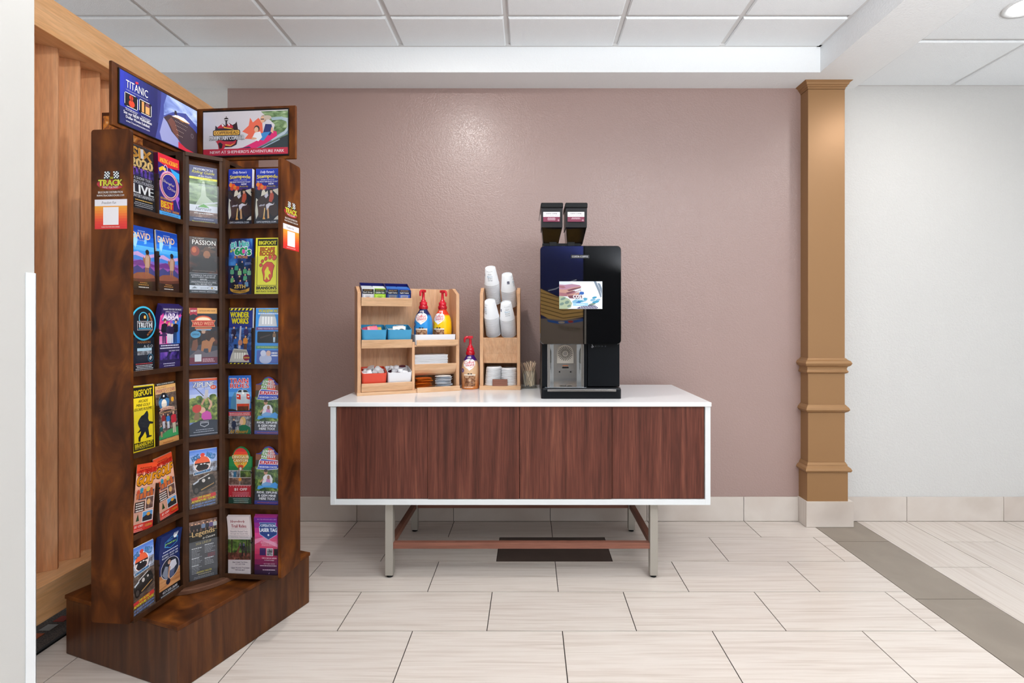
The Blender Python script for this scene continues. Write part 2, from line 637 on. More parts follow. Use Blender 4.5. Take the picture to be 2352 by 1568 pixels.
# ================================================================== the room
WALL_Y = 3.285
LEFT_EDGE = -1.871          # where the tile stops and the carpet begins
fl = bx('floor', -1.872, 4.0, 0.2, 3.4, -0.10, -0.0025, 'grout')
tag(fl, 'pale beige porcelain tile floor with dark joints', kind='structure')
tag(bx('floor_lobby', -1.872, 4.0, -1.8, 0.2, -0.10, 0.0, 'tile'), 'pale beige tile floor of the lobby behind', kind='structure')
G = 0.002
_tiles = {}


def floor_tile(x0, x1, y0, y1, mat, turn=False):
    w_, d_ = round(x1 - x0 - 2 * G, 4), round(y1 - y0 - 2 * G, 4)
    if w_ < 0.01 or d_ < 0.01:
        return
    k = (w_, d_, mat, turn)
    if k not in _tiles:
        m = MB()
        a, b = (d_ / 2, w_ / 2) if turn else (w_ / 2, d_ / 2)
        m.box(-a, a, -b, b, -0.008, 0.0)
        _tiles[k] = m.mesh('tile', mat)
    X = Matrix.Translation(((x0 + x1) / 2, (y0 + y1) / 2, 0)) @ Matrix.Rotation(R(90) if turn else 0, 4, 'Z')
    place('tile', _tiles[k], fl, X)


TL = 0.6125
rows = [3.285, 3.035]
while rows[-1] > 0.4:
    rows.append(rows[-1] - 0.3065)
for i in range(len(rows) - 1):
    y1, y0 = rows[i], rows[i + 1]
    ph = 0.133 if i % 2 == 0 else -0.176
    x = ph - 5 * TL
    while x < 1.757:
        a, b = max(x, LEFT_EDGE), min(x + TL, 1.757)
        if b - a > 0.012:
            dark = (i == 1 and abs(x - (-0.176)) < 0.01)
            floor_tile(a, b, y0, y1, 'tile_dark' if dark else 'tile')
        x += TL
ys = [3.285] + [2.974 - 0.6165 * k for k in range(5)]
for a, b in zip(ys[1:], ys[:-1]):
    floor_tile(1.757, 2.066, a, b, 'tile_stripe', True)
for c in range(6):
    x0 = 2.066 + 0.3115 * c
    off = 2.664 if c % 2 == 0 else 2.970
    ys = [3.285] + [off - 0.6125 * k for k in range(5)]
    for a, b in zip(ys[1:], ys[:-1]):
        floor_tile(x0, x0 + 0.3115, a, b, 'tile', True)

# back wall: mauve feature field with white to either side
tag(bx('wall_back', -1.92, 1.83, WALL_Y, WALL_Y + 0.12, 0, 3.0, 'mauve'), 'mauve textured feature wall', kind='structure')
tag(bx('wall_back_left', -3.4, -1.92, WALL_Y, WALL_Y + 0.12, 0, 3.0, 'white_wall'), 'white wall beyond the slat screen', kind='structure')
tag(bx('wall_back_right', 1.83, 4.0, WALL_Y, WALL_Y + 0.12, 0, 3.0, 'white_wall'), 'white textured wall beside the column', kind='structure')

# baseboards: single tiles with open joints
for nm, x0, x1, ph in (('baseboard_back', LEFT_EDGE, 1.70, 0.129), ('baseboard_right', 1.97, 4.0, 2.387 - TL)):
    bb = bx(nm, x0, x1, WALL_Y - 0.004, WALL_Y, 0, 0.150, 'grout')
    tag(bb, 'row of beige tiles along the foot of the ' + ('mauve wall' if 'back' in nm else 'white wall'), kind='structure')
    x = ph - 6 * TL
    while x < x1:
        a, b = max(x, x0), min(x + TL, x1)
        if b - a > 0.02:
            cbx('tile', a + 0.0015, b - 0.0015, WALL_Y - 0.011, WALL_Y - 0.002, 0.002, 0.154, 'tile', bb, 0.001)
        x += TL

# white wall running up beside the viewer; its end corner wears a guard
wl = bx('wall_left', -1.24, -1.100, 0.45, 1.148, 0, 2.90, 'white_smooth')
tag(wl, 'smooth white wall ending in a corner beside the slat screen', kind='structure')
m = MB()
m.box(-1.1000, -1.0975, 1.127, 1.1505, 0.12, 1.372)
m.box(-1.124, -1.0975, 1.148, 1.1505, 0.12, 1.372)
tag(m.build('trim_1', 'white_frame', None, None, 0.0008), 'white plastic corner guard on the wall end', kind='structure')

# ------------------------------------------------------------------ ceilings
CZ, CR = 2.90, 2.765
ce = bx('ceiling', -3.2, 1.75, -1.7, 3.09, CZ + 0.004, CZ + 0.08, 'grid')
tag(ce, 'suspended ceiling of grey fibre tiles', kind='structure')
cr = bx('ceiling_right', 2.05, 4.0, -1.7, 3.29, CR + 0.004, CR + 0.08, 'grid')
tag(cr, 'lower suspended ceiling of white fibre tiles', kind='structure')
_ct = {}


def ceil_tile(par, x0, x1, y0, y1, z):
    k = (round(x1 - x0, 3), round(y1 - y0, 3))
    if k not in _ct:
        a, b = k[0] / 2 - 0.013, k[1] / 2 - 0.013
        m = MB()
        e = 0.006
        lp = lambda aa, bb, zz: [(-aa, -bb, zz), (aa, -bb, zz), (aa, bb, zz), (-aa, bb, zz)]
        m.loft([lp(a - e, b - e, -0.0085), lp(a, b, -0.002), lp(a, b, 0.006)])
        _ct[k] = m.mesh('ceiling_tile', 'ceil_tile')
    place('ceiling_tile', _ct[k], par, Matrix.Translation(((x0 + x1) / 2, (y0 + y1) / 2, z)))


xs = [-4.2] + [-0.129 + 0.632 * k for k in range(-5, 3)] + [1.726]
ys = [3.074] + [2.765 - 0.632 * k for k in range(0, 8)]
lamp_cells = []
for i in range(len(xs) - 1):
    for j in range(len(ys) - 1):
        if xs[i + 1] > -2.9:
            ceil_tile(ce, max(xs[i], -3.3), xs[i + 1], ys[j + 1], ys[j], CZ)
xs2 = [2.06 + 0.61 * k for k in range(4)]
ys2 = [3.285] + [2.75 - 0.61 * k for k in range(0, 8)]
for i in range(len(xs2) - 1):
    for j in range(len(ys2) - 1):
        ceil_tile(cr, xs2[i], xs2[i + 1], ys2[j + 1], ys2[j], CR)
# white edge angles under the rims
ea = MB()
ea.box(-3.0, 1.726, 3.052, 3.074, CZ - 0.004, CZ + 0.004)
ea.box(1.704, 1.726, -1.7, 3.074, CZ - 0.004, CZ + 0.004)
ea.build('edge_angle', 'grid', ce)
ea = MB()
ea.box(2.06, 4.0, 3.262, 3.285, CR - 0.006, CR + 0.004)
ea.build('edge_angle', 'grid', cr)

sf = bx('soffit_back', -3.2, 1.726, 3.074, WALL_Y + 0.1, 2.745, 3.02, 'soffit')
tag(sf, 'white plaster soffit above the mauve wall', kind='structure')
sf = bx('soffit_side', 1.726, 2.06, -1.7, WALL_Y + 0.1, 2.745, 3.02, 'soffit')
tag(sf, 'white plaster beam running out above the bronze column', kind='structure')

# ------------------------------------------------------------------ bronze column on a tiled plinth
co = empty('column', (0, 0, 0))
tag(co, 'bronze painted square column with moulded rings and crown', kind='structure')
CX0, CX1, CYF = 1.720, 1.948, 3.198


def ringed(levels, mat, name, x0=CX0, x1=CX1, yf=CYF):
    m = MB()
    lps = []
    for z, o in levels:
        lps.append([(x0 - o, yf - o, z), (x1 + o, yf - o, z), (x1 + o, WALL_Y + 0.02, z), (x0 - o, WALL_Y + 0.02, z)])
    m.loft(lps)
    return m.build(name, mat, co, None, 0.002)


def cz(py, d=3.19):
    return EYE - (py - PY) * d / F


ringed([(cz(1152), 0.0), (2.70, 0.0)], 'bronze', 'shaft')
ringed([(cz(203), 0.003), (cz(199), 0.003), (cz(198.5), 0.010), (cz(195), 0.010), (cz(194.5), 0.017), (cz(191), 0.019), (cz(189), 0.026),
        (cz(184), 0.042), (cz(180), 0.052), (cz(177), 0.055), (2.746, 0.055)], 'bronze', 'crown_moulding')
ringed([(cz(858), 0.003), (cz(856), 0.012), (cz(853), 0.016), (cz(850), 0.010), (cz(846), 0.008), (cz(842), 0.012), (cz(839), 0.024),
        (cz(834), 0.030), (cz(829), 0.024), (cz(826), 0.012), (cz(822.5), 0.004)], 'bronze', 'ring_moulding')
ringed([(cz(948), 0.002), (cz(945), 0.014), (cz(941), 0.022), (cz(936), 0.017), (cz(933), 0.010), (cz(929.6), 0.003)], 'bronze', 'ring_moulding')
ringed([(cz(1152), 0.012), (cz(1083.7), 0.012), (cz(1083), 0.024), (cz(1079), 0.030), (cz(1074), 0.024), (cz(1070), 0.011), (cz(1067), 0.010),
        (cz(1063), 0.004), (cz(1061.7), 0.003)], 'bronze', 'foot_moulding')
cbx('tile', 1.699, 1.990, 3.177, WALL_Y, 0.001, 0.158, 'tile', co, 0.0015)

# ------------------------------------------------------------------ downlights
for i, (x, y, z) in enumerate(LAMPS):
    t = empty('downlight', (x, y, z))
    tag(t, 'round recessed downlight, lit, in the ' + ('lower ceiling by the white wall' if x > 2 else 'main tiled ceiling'), 'downlight', 'recessed ceiling downlights')
    m = MB()
    m.lathe([(0.105, 0.0), (0.105, -0.004), (0.088, -0.006), (0.080, 0.0)], 32, caps=(False, False))
    m.build('trim_ring', 'white_frame', t)
    m = MB()
    m.lathe([(0.080, -0.001), (0.05, -0.0035), (0.0005, -0.0045)], 32)
    m.build('lens', 'lamp_lens', t)
    ld = bpy.data.lights.new('downlight_lamp', 'AREA')
    ld.shape = 'DISK'
    ld.size = 0.15
    ld.energy = LAMP_W * (1.9 if i == 0 else 1.0)
    ld.color = LAMP_COL
    lo = bpy.data.objects.new('downlight_lamp', ld)
    COL.objects.link(lo)
    lo.parent = t
    lo.location = (0, 0, -0.010)

# ------------------------------------------------------------------ unseen uplighter added behind the viewer to brighten the ceiling
tl = empty('added_uplighter', (TORCH[0], TORCH[1], 0))
tag(tl, 'added bronze uplighter with an open bowl, out of view, brightening the ceiling', 'floor lamp')
m = MB()
m.lathe([(0.001, 0.0), (0.15, 0.0), (0.15, 0.012), (0.13, 0.022), (0.02, 0.030), (0.001, 0.030)], 36)
m.build('base', 'bronze', tl)
m = MB()
m.tube([(0, 0, 0.028), (0, 0, 1.70)], 0.012, 14)
m.build('pole', 'bronze', tl)
m = MB()
m.lathe([(0.012, 1.68), (0.05, 1.69), (0.12, 1.73), (0.17, 1.80), (0.165, 1.80), (0.115, 1.737), (0.05, 1.70), (0.001, 1.698)], 36, caps=(True, False))
m.build('bowl', 'bronze', tl)
m = MB()
m.lathe([(0.001, 1.705), (0.022, 1.72), (0.022, 1.76), (0.001, 1.775)], 16)
m.build('bulb', 'lamp_lens', tl)
ld = bpy.data.lights.new('ceiling_fill', 'SPOT')  # added fill light for the ceiling, not a known fixture
ld.spot_size = R(168)
ld.spot_blend = 0.35
ld.shadow_soft_size = 0.10
ld.energy = FILL_W
ld.color = (0.97, 0.985, 1.0)
lo = bpy.data.objects.new('ceiling_fill', ld)
COL.objects.link(lo)
lo.parent = tl
lo.location = (0, 0, 1.82)
lo.rotation_euler = (R(180), 0, 0)

# ------------------------------------------------------------------ carpet beyond the tile edge, seen under the screen
N = NT('woven_carpet')
tc = N.n('ShaderNodeTexCoord')
nz = N.n('ShaderNodeTexNoise')
nz.inputs['Scale'].default_value = 260
N.l(tc.outputs['Object'], nz.inputs[0])
cr_ = ramp(N, nz.outputs[0], [(0.3, '241d1a'), (0.7, '5e5048')])
N.l(cr_.outputs[0], N.b.inputs['Base Color'])
N.b.inputs['Roughness'].default_value = 0.95
bp = N.n('ShaderNodeBump')
bp.inputs['Strength'].default_value = 0.8
bp.inputs['Distance'].default_value = 0.004
N.l(nz.outputs[0], bp.inputs['Height'])
N.l(bp.outputs[0], N.b.inputs['Normal'])
cpt = bx('floor_carpet', -3.4, LEFT_EDGE - 0.012, 0.2, WALL_Y, -0.02, 0.006, N.m)
tag(cpt, 'dark carpet with bands of red, grey and orange dashes', kind='structure')
cols_ = [plain('carpet_red', '8c2f22', .95), plain('carpet_grey', '8d8984', .95), plain('carpet_orange', 'a8542f', .95)]
for r_ in range(6):
    for q in range(6):
        m = MB()
        x1 = -1.957 - 0.19 * r_
        y0 = 1.345 + 0.35 * q + 0.17 * (r_ % 2)
        for k in range(3):
            m.box(x1 - 0.044, x1, y0 + k * 0.062, y0 + k * 0.062 + 0.042, 0.004, 0.0075, (2, 1, 0)[k])
        m.build('woven_dash', cols_, cpt)
tag(bx('trim_2', LEFT_EDGE - 0.012, LEFT_EDGE, 0.2, WALL_Y, -0.02, 0.007, 'black'), 'black edging strip between tile and carpet', kind='structure')

# ------------------------------------------------------------------ maple louvre screen
sc = empty('slat_screen', (-1.97, 2.2, 0))
tag(sc, 'tall maple screen of angled upright slats between two rails', 'screen')
Y0, Y1 = 1.285, 3.284
OX = Vector((-1.97, 2.2, 0))


def scr(name, x0, x1, y0, y1, z0, z1, mat, bev=0.002):
    return cbx(name, x0 - OX.x, x1 - OX.x, y0 - OX.y, y1 - OX.y, z0, z1, mat, sc, bev)


scr('top_rail', -2.075, -1.870, Y0, Y1, 2.385, 2.527, 'maple_h')
scr('bottom_rail', -2.075, -1.870, Y0, Y1, 0.110, 0.250, 'maple_h')
sm_ = MB()
sm_.box(-0.075, 0.075, -0.010, 0.010, -1.0675, 1.0675)
sme = sm_.mesh('slat', 'maple')
k = 0
y = 2.128 - 0.1035 * 8
while y < Y1 - 0.04:
    # the far edge of each slat lies near the front of the rail, the board turns 30 degrees out of the picture plane
    d = Vector((math.sin(R(60)), math.cos(R(60)), 0))
    c = Vector((-1.94, y, 1.3175)) - d * 0.075 - OX
    if c.y + OX.y - 0.04 > Y0:
        place('slat', sme, sc, Matrix.Translation(c) @ Matrix.Rotation(R(30), 4, 'Z'), 0.0015)
    y += 0.1035
for yy in (Y0 + 0.02, Y1 - 0.024):
    scr('post', -2.06, -1.885, yy - 0.02, yy + 0.02, 0.0, 0.110, 'maple')

# ================================================================== white and walnut credenza
TOPZ = 0.8736
cb = empty('credenza', (-0.05, 2.85, 0))
CO = Vector((-0.05, 2.85, 0))
tag(cb, 'low white cabinet with four walnut doors on metal legs against the mauve wall', 'cabinet')


def cpart(name, x0, x1, y0, y1, z0, z1, mat, bev=0.001, par=None):
    return cbx(name, x0 - CO.x, x1 - CO.x, y0 - CO.y, y1 - CO.y, z0, z1, mat, par or cb, bev)


cpart('top', -0.975, 0.8786, 2.500, 3.205, TOPZ - 0.0205, TOPZ, 'white_lam', 0.002)
cpart('side_panel', -0.967, -0.942, 2.506, 3.195, 0.376, TOPZ - 0.0205, 'white_frame')
cpart('side_panel', 0.850, 0.8755, 2.506, 3.195, 0.376, TOPZ - 0.0205, 'white_frame')
cpart('bottom_panel', -0.942, 0.850, 2.506, 3.195, 0.376, 0.402, 'white_frame')
cpart('back_panel', -0.942, 0.850, 3.180, 3.195, 0.402, TOPZ - 0.0205, 'white_frame')
dx = [-0.9405, -0.4960, -0.0495, 0.3995, 0.8485]
for i in range(4):
    o = 0.002 if i in (1, 2) else 0.006
    cpart('door', dx[i] + 0.0012, dx[i + 1] - 0.0012, 2.508 + o, 2.526 + o, 0.404, TOPZ - 0.022, 'walnut', 0.0007)
for x0 in (-0.714, 0.593):
    for y0 in (2.550, 3.107):
        lg = cpart('leg', x0, x0 + 0.0385, y0, y0 + 0.0385, 0.012, 0.376, 'steel_leg', 0.0015)
        m = MB()
        m.lathe([(0.010, -0.194), (0.016, -0.192), (0.016, -0.186), (0.008, -0.184), (0.008, -0.180)], 16)
        m.build('glide', 'black', lg)
cpart('stretcher', -0.6755, 0.593, 2.556, 2.584, 0.142, 0.172, 'walnut_h')
cpart('stretcher', -0.6755, 0.593, 3.112, 3.140, 0.142, 0.172, 'walnut_h')
cpart('stretcher', -0.709, -0.681, 2.5885, 3.107, 0.142, 0.172, 'walnut_y')
cpart('stretcher', 0.598, 0.626, 2.5885, 3.107, 0.142, 0.172, 'walnut_y')

# ================================================================== birch condiment organiser, turned a little to the aisle
OG = Matrix.Translation((-0.908, 2.724, TOPZ)) @ Matrix.Rotation(R(24.1), 4, 'Z')
og = empty('condiment_organizer', X=OG)
tag(og, 'pale birch two-bay organiser with sloped shelves standing on the cabinet top', 'organizer')


def op(name, x0, x1, y0, y1, z0, z1, mat='birch', bev=0.0012):
    return cbx(name, x0, x1, y0, y1, z0, z1, mat, og, bev)


def side(x0, x1):
    m = MB()
    m.prism([(0.0, 0.0), (0.150, 0.0), (0.150, 0.582), (0.085, 0.582), (0.0, 0.545)], x0, x1, 'x')
    m.build('side_panel', 'birch_v', og, None, 0.001)


side(0.0, 0.0175)
side(0.536, 0.5535)
op('back_panel', 0.0175, 0.536, 0.142, 0.150, 0.0, 0.580, 'birch_v')
op('divider', 0.2860, 0.3010, 0.0, 0.142, 0.015, 0.278, 'birch_v')
op('base_board', -0.004, 0.3055, -0.016, 0.0, 0.0, 0.016)
op('base_board', 0.3065, 0.566, -0.012, 0.0, 0.0, 0.012)
TILT = R(13)
SHELF = {}
for key, z, x0, x1 in (('top', 0.473, 0.0185, 0.284), ('mid', 0.248, 0.0185, 0.2850), ('low', 0.017, 0.0185, 0.2850)):
    X = Matrix.Translation((0, -0.006, z)) @ Matrix.Rotation(TILT, 4, 'X')
    SHELF[key] = OG @ X
    m = MB()
    m.box(x0, x1, 0.010, 0.138, 0.0, 0.008)
    m.build('shelf', 'birch', og, X, 0.001)
    m = MB()
    m.box(x0 - (0.0 if key == 'top' else -0.001), x1, 0.0, 0.010, 0.0, 0.045)
    m.build('shelf_lip', 'birch', og, X, 0.001)
op('shelf', 0.3015, 0.5355, 0.0, 0.141, 0.252, 0.260)
op('shelf_lip', 0.310, 0.545, -0.010, 0.0, 0.258, 0.289)
op('shelf', 0.3015, 0.5355, 0.022, 0.141, 0.128, 0.136)
op('shelf', 0.3015, 0.5355, 0.0, 0.141, 0.012, 0.020)
op('shelf_lip', 0.310, 0.552, -0.022, -0.0125, 0.0, 0.028)
m = MB()
pf = [(-0.004, 0.153), (0.004, 0.156), (0.008, 0.150), (0.016, 0.128), (0.030, 0.112), (0.052, 0.098), (0.052, 0.088), (0.024, 0.102), (0.006, 0.122)]
m.prism(list(reversed(pf)), 0.3015, 0.5355, 'x')
m.build('napkin_rest', 'birch', og, None, 0.001)


# --- open bins
def bin_mesh(name, w_, d_, h, mat, wall=0.0028, taper=0.94, r=0.012):
    m = MB()
    lp = lambda a, z: [(x, y, z) for x, y in rrect(w_ * a[0], d_ * a[1], r, 4)]
    out0, out1 = lp((taper, taper), 0.0), lp((1, 1), h)
    ix, iy = (w_ - 2 * wall) / w_, (d_ - 2 * wall) / d_
    in1, in0 = lp((ix, iy), h), lp((ix * taper, iy * taper), wall)
    m.loft([in0, in1, out1, out0][::-1], 0, None, caps=False, smooth=False)
    n = len(out0)
    m.add(out0, [tuple(reversed(range(n)))])
    m.add(in0, [tuple(range(n))])
    return m.mesh(name, mat)


BIN = {}
for key, shelf, x, mat, lab in (
        ('b1', 'mid', 0.0855, 'blue_bin', 'sky blue plastic bin full of pink and yellow sweetener sachets'),
        ('b2', 'mid', 0.2195, 'blue_bin', 'sky blue plastic bin full of white sugar sachets'),
        ('b3', 'low', 0.0855, 'red_bin', 'orange-red plastic bin heaped with plain white creamer pods'),
        ('b4', 'low', 0.2190, 'white_plastic', 'white plastic bin heaped with creamer pods with plum foil lids')):
    X = SHELF[shelf] @ Matrix.Translation((x, 0.073, 0.0083))
    BIN[key] = X
    o = place('storage_bin', bin_mesh('storage_bin', 0.130, 0.122, 0.090, mat), None, X)
    tag(o, lab, 'bin', 'bins on the organiser shelves')
def tea_tray_mesh():
    """open-fronted tray: floor, back, two raked cheeks and a low front kerb"""
    m = MB()
    w_, d_, h, t = 0.064, 0.061, 0.095, 0.0022
    m.box(-w_, w_, -d_, d_, 0.0, t)
    m.prism([(-w_, t), (w_, t), (w_ + .0005, h), (-w_ - .0005, h)][::-1], d_ - t, d_, 'y')
    for s_ in (-1, 1):
        m.prism([(-d_, t), (d_ - t, t), (d_ - t, h), (-d_ + 0.004, h - 0.020), (-d_, h - 0.030)], s_ * w_ - (t if s_ > 0 else 0), s_ * w_ + (0 if s_ > 0 else t), 'x')
    m.box(-w_ + t, w_ - t, -d_, -d_ + t, t, 0.020)
    return m.mesh('tea_tray', 'navy_bin')


_tt = tea_tray_mesh()
for key, x, lab in (('t1', 0.0845, 'navy blue plastic tray holding black and green tea bags'),
                    ('t2', 0.2150, 'navy blue plastic tray holding only blue tea bags')):
    X = SHELF['top'] @ Matrix.Translation((x, 0.073, 0.0083))
    BIN[key] = X
    tag(place('tea_tray', _tt, None, X, 0.0006), lab, 'tray', 'tea trays on the top shelf')

# --- tea bags standing in the trays
sach = MB()


def sachet_mesh(name, w_, h, t, mats, pinch=0.3):
    m = MB()
    nx, nz = 4, 5
    for s in (-1, 1):
        vs, fs = [], []
        for j in range(nz + 1):
            for i in range(nx + 1):
                u, v = i / nx, j / nz
                b = (math.sin(math.pi * u) ** 0.6 if 0 < u < 1 else 0) * (math.sin(math.pi * v) ** 0.6 if 0 < v < 1 else 0)
                vs.append(((u - .5) * w_, s * t / 2 * b, v * h))
        for j in range(nz):
            for i in range(nx):
                a = j * (nx + 1) + i
                q = (a, a + 1, a + nx + 2, a + nx + 1)
                fs.append(q if s < 0 else tuple(reversed(q)))
        m.add(vs, fs, 0, None, True)
    return m.mesh(name, mats)


def tea(X, col, front, label, group, text=None, panel=None):
    o = place('tea_bag', sachet_mesh('tea_bag', 0.0585, 0.080, 0.004, ink(col, 0.3)), None, X)
    tag(o, label, 'tea bag', group)
    if front:
        a = Art(0.001, -0.0305, 0.0)
        a.rect(2, 50, 59, 76, panel[0], 1)
        a.rect(2, 2, 59, 50, panel[1], 1)
        a.text('BIGELOW', 30, 70, 40, 6, 'b08a4a', bold=0.02)
        a.text(text, 30, 58, 46, 9, 'f4f4f0', bold=0.02)
        a.rect(10, 6, 50, 46, panel[2], 1)
        a.lines(14, 46, 40, 2, 5, 1.6, panel[0])
        a.oval(30, 26, 16, 8, panel[3])
        a.oval(30, 26, 12, 5, 'e8e0dc')
        a.build('label_print', o, Matrix.Translation((0, -0.0022, 0)))


TEAS = [('t1', -0.031, 'e6e6e6', 'Earl Grey', ('17181b', 'c9cad0', 'dcdce2', 'b06a4a'), 'tea bag with black top and silver lower half', 'cfd2d6'),
        ('t1', 0.031, '9fd02c', 'GREEN TEA', ('1c3a25', 'a3d431', 'b6df52', '4f8a2a'), 'tea bag with dark green top and lime lower half', 'e3e6e6'),
        ('t2', -0.031, '1c4a9a', 'English Teatime', ('121a33', '27508c', '7b7f8a', 'a05a5a'), 'tea bag with black top and slate blue lower half', '2f6fc4'),
        ('t2', 0.031, '1d50b8', 'English Teatime', ('121a40', '2450b4', '8c96b4', 'b06a6a'), 'tea bag with black top and bright blue lower half', '2f6fc4')]
for key, x, col, txt, pan, lab, backcol in TEAS:
    for k in range(5):
        X = BIN[key] @ Matrix.Translation((x + random.uniform(-.001, .001), -0.054 + 0.019 * k, 0.0035)) @ Matrix.Rotation(R(-4 - 2 * k), 4, 'X')
        tea(X, col if k == 0 else backcol, k == 0, lab if k == 0 else 'tea bag standing behind the ' + lab.replace('tea bag with ', '') + ' bag',
            'front tea bags' if k == 0 else 'tea bags behind the front row', txt, pan)

# --- sweetener and sugar sachets lying in the blue bins
for key, cols, lab, grp in (('b1', ['e0708c', 'd9567c', 'f0a0a8', 'f4c23c', 'f0b428', 'e0708c', 'c84a74', 'f4c860'], None, 'sweetener sachets in the blue bin'),
                            ('b2', ['eceae8', 'e6e4e2', 'f0eeec', 'eceae8', 'e8e6e4', 'f0f0ee', 'eceae8', 'e6e4e2'], 'white sugar sachet with black oval mark in blue bin', 'sugar sachets in the blue bin')):
    for k, c in enumerate(cols):
        X = BIN[key] @ Matrix.Translation((-0.027 + 0.0078 * k, -0.004 - 0.020 * (k % 3), 0.050 + 0.0012 * k - (0.010 if k in (0, 7) else 0))) @ \
            Matrix.Rotation(R(-62 + 5 * (k % 3)), 4, 'X') @ Matrix.Rotation(R(random.uniform(-22, 22)), 4, 'Y')
        o = place('sachet', sachet_mesh('sachet', 0.040, 0.064, 0.005, ink(c, 0.5)), None, X)
        tag(o, lab or ('yellow sweetener sachet in blue bin' if c[0] == 'f' and c[2] in 'cb' and c[4] < 'a' else 'pink sweetener sachet in blue bin'), 'sachet', grp)
        if key == 'b2' and k in (2, 3, 5, 6):
            a = Art(0.001, -0.02, 0)
            a.oval(20, 34, 13, 8, '1c1c1e')
            a.lines(10, 30, 33, 1, 2, 2.5, 'e8e8e8')
            a.build('oval_mark', o, Matrix.Translation((0, -0.003, 0)))

# --- creamer pods
pod = MB()
pod.lathe([(0.0005, 0.0), (0.0135, 0.0), (0.0155, 0.014), (0.0165, 0.019), (0.0195, 0.0195), (0.0195, 0.0205), (0.0005, 0.0206)], 18, caps=(False, False))
pod_me = pod.mesh('creamer_pod', 'white_plastic')
lidm = {}
for nm, c in (('white', 'd8d4d4'), ('plum', '5a2438')):
    m = MB()
    m.lathe([(0.0190, 0.0208), (0.0005, 0.0209)], 18, caps=(True, True))
    lidm[nm] = m.mesh('foil_lid', plain('foil_' + nm, c, 0.35, 0.3))
rs = random.Random(5)
for key, foil, lab in (('b3', 'white', 'white creamer pod with pale lid in orange-red bin'), ('b4', 'plum', 'white creamer pod with plum foil lid in white bin')):
    spots = []
    for (lx, ly, lz) in [(-.040, -.038, .068), (-.008, -.040, .066), (.026, -.040, .067), (-.026, -.008, .080), (.012, -.006, .082), (.043, -.010, .072),
                         (-.043, .022, .074), (-.008, .026, .090), (.030, .024, .088), (.0, .045, .078), (.045, .040, .076), (-.036, .046, .076),
                         (-.02, -.02, .045), (.02, -.02, .045), (.0, .02, .05)]:
        rot = Matrix.Rotation(rs.uniform(0, 6.28), 4, 'Z') @ Matrix.Rotation(rs.choice([rs.uniform(-.6, .6), math.pi + rs.uniform(-.7, .7), rs.uniform(1.0, 2.0)]), 4, 'X')
        X = BIN[key] @ Matrix.Translation((lx * 0.86, ly * 0.86, lz)) @ rot @ Matrix.Translation((0, 0, -0.010))
        o = place('creamer_pod', pod_me, None, X)
        tag(o, lab, 'creamer pod', 'creamer pods in the ' + ('orange-red' if key == 'b3' else 'white') + ' bin')
        place('foil_lid', lidm[foil], o)

# --- drip tray under the two pump bottles
m = MB()
tw, td, th = 0.230, 0.128, 0.058
lp = lambda a, b, z: [(x, y, z) for x, y in rrect(a, b, 0.006, 3)]
m.loft([lp(tw - .006, td - .006, 0), lp(tw, td, th), lp(tw - .005, td - .005, th), lp(tw - .011, td - .011, .003)], caps=True)
o = m.build('bottle_tray', 'white_plastic', None, OG @ Matrix.Translation((0.4185, 0.066, 0.2605)))
tag(o, 'shallow white plastic tray under the blue and yellow pump bottles', 'tray')


